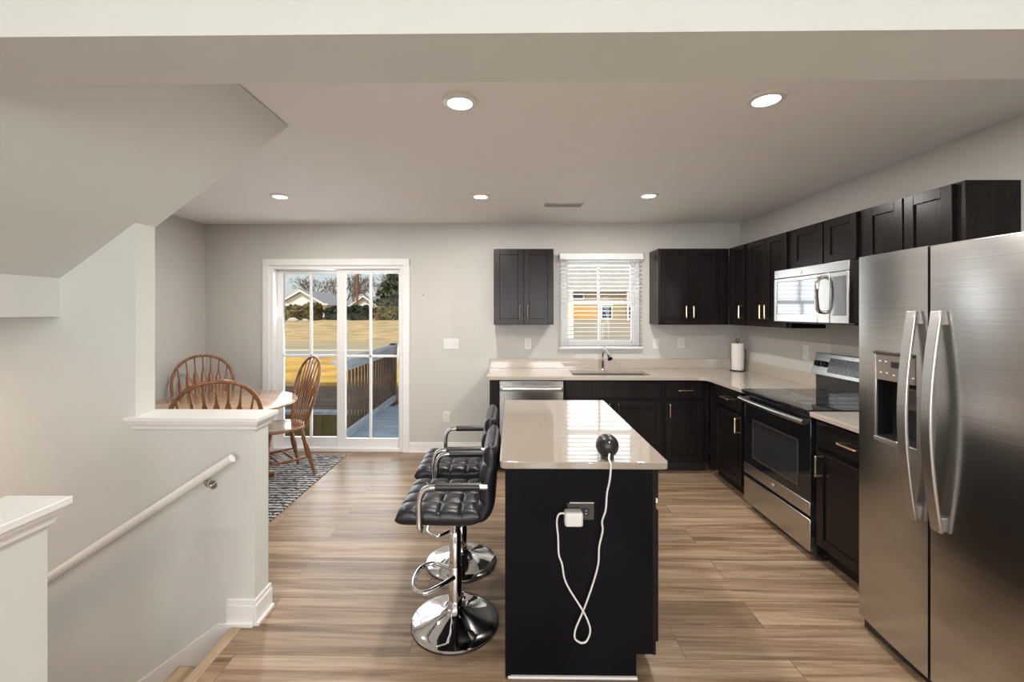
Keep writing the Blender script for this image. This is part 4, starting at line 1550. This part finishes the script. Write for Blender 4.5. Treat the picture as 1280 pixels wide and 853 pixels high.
def house(name, label, x0, x1, y0, y1, zb, ze, zp, wall_m, gable_front, openings=(), roof_m='roof_grey', over=.5):
    t = thing(name, label, 'house', ((x0 + x1) / 2, y0, zb))
    put('walls', MB().box(x0, x1, y0, y1, zb, ze), wall_m, t)
    xm, ym = (x0 + x1) / 2, (y0 + y1) / 2
    if gable_front:
        put('gable', MB().prism([(x0, ze), (x1, ze), (xm, zp - .12)], 'Y', y0, y1), wall_m, t)
        rf = MB()
        for a in (x0 - over, x1 + over):
            k = (zp - ze) / (xm - x0)
            zo = ze - k * over
            rf.add([(a, y0 - over, zo), (xm, y0 - over, zp), (xm, y1, zp), (a, y1, zo), (a, y0 - over, zo + .16), (xm, y0 - over, zp + .16), (xm, y1, zp + .16), (a, y1, zo + .16)],
                   [(0, 1, 2, 3), (4, 5, 6, 7), (0, 1, 5, 4), (1, 2, 6, 5), (2, 3, 7, 6), (3, 0, 4, 7)])
        put('roof', rf, roof_m, t, 0, 0)
        fa = MB()
        for a in (x0 - over, x1 + over):
            zo = ze - (zp - ze) / (xm - x0) * over
            fa.add([(a, y0 - over - .04, zo - .06), (xm, y0 - over - .04, zp - .06), (xm, y0 - over - .04, zp + .2), (a, y0 - over - .04, zo + .2),
                    (a, y0 - over, zo - .06), (xm, y0 - over, zp - .06), (xm, y0 - over, zp + .2), (a, y0 - over, zo + .2)],
                   [(0, 1, 2, 3), (4, 5, 6, 7), (0, 1, 5, 4), (3, 2, 6, 7), (0, 3, 7, 4), (1, 2, 6, 5)])
        put('fascia', fa, 'siding', t, 0, 0)
    else:
        rf = MB().add([(x0 - over, y0 - over, ze), (x1 + over, y0 - over, ze), (x1 + over, ym, zp), (x0 - over, ym, zp), (x0 - over, y1 + over, ze), (x1 + over, y1 + over, ze)],
                      [(0, 1, 2, 3), (3, 2, 5, 4), (0, 1, 5, 4), (0, 3, 4), (1, 2, 5)])
        put('roof', rf, roof_m, t, 0, 0)
    for (nm, m_, a, b, c, d) in openings:
        o = put(nm, MB().box(a, b, y0 - .06, y0 + .02, c, d), m_, t)
        if nm == 'window':
            put('window_frame', MB().box(a - .1, a, y0 - .1, y0, c - .1, d + .1).box(b, b + .1, y0 - .1, y0, c - .1, d + .1).box(a, b, y0 - .1, y0, c - .1, c).box(a, b, y0 - .1, y0, d, d + .1), 'siding', o)
    return t


h1 = house('neighbour_house', 'low white house with a broad front gable seen through the left glass panel', -29.6, -23.8, 55, 64, .9, 2.5, 4.15, 'siding', True, [('window', 'blue_glass', -27.6, -26.4, 1.35, 2.3)])
put('eave_board', MB().box(-30.3, -23.1, 54.3, 54.5, 2.38, 2.58), 'siding', h1)
house('neighbour_house', 'long white house with a low grey roof far behind the hedges', -27.5, -20.5, 72, 78, .9, 2.5, 3.9, 'siding', False)
house('neighbour_house', 'small white gabled house seen through the right glass panel beside the pole', -21.4, -18.0, 58, 66, .9, 2.35, 3.55, 'siding', True)
hs = house('neighbour_house', 'tan house with an orange garage door seen through the kitchen window blind', 3.4, 15.6, 40, 50, .66, 3.35, 6.4, 'olive_siding', False,
           [('garage_door', 'orange', 4.95, 7.95, .9, 2.1), ('window', 'blue_glass', 8.45, 9.3, .95, 2.1), ('window', 'blue_glass', 10.9, 11.4, .95, 2.1), ('window', 'blue_glass', 5.7, 6.7, 2.75, 3.15)], 'roof_tan')
put('porch_post', MB().box(10.55, 10.72, 39.2, 39.37, .62, 3.3), 'siding', hs)
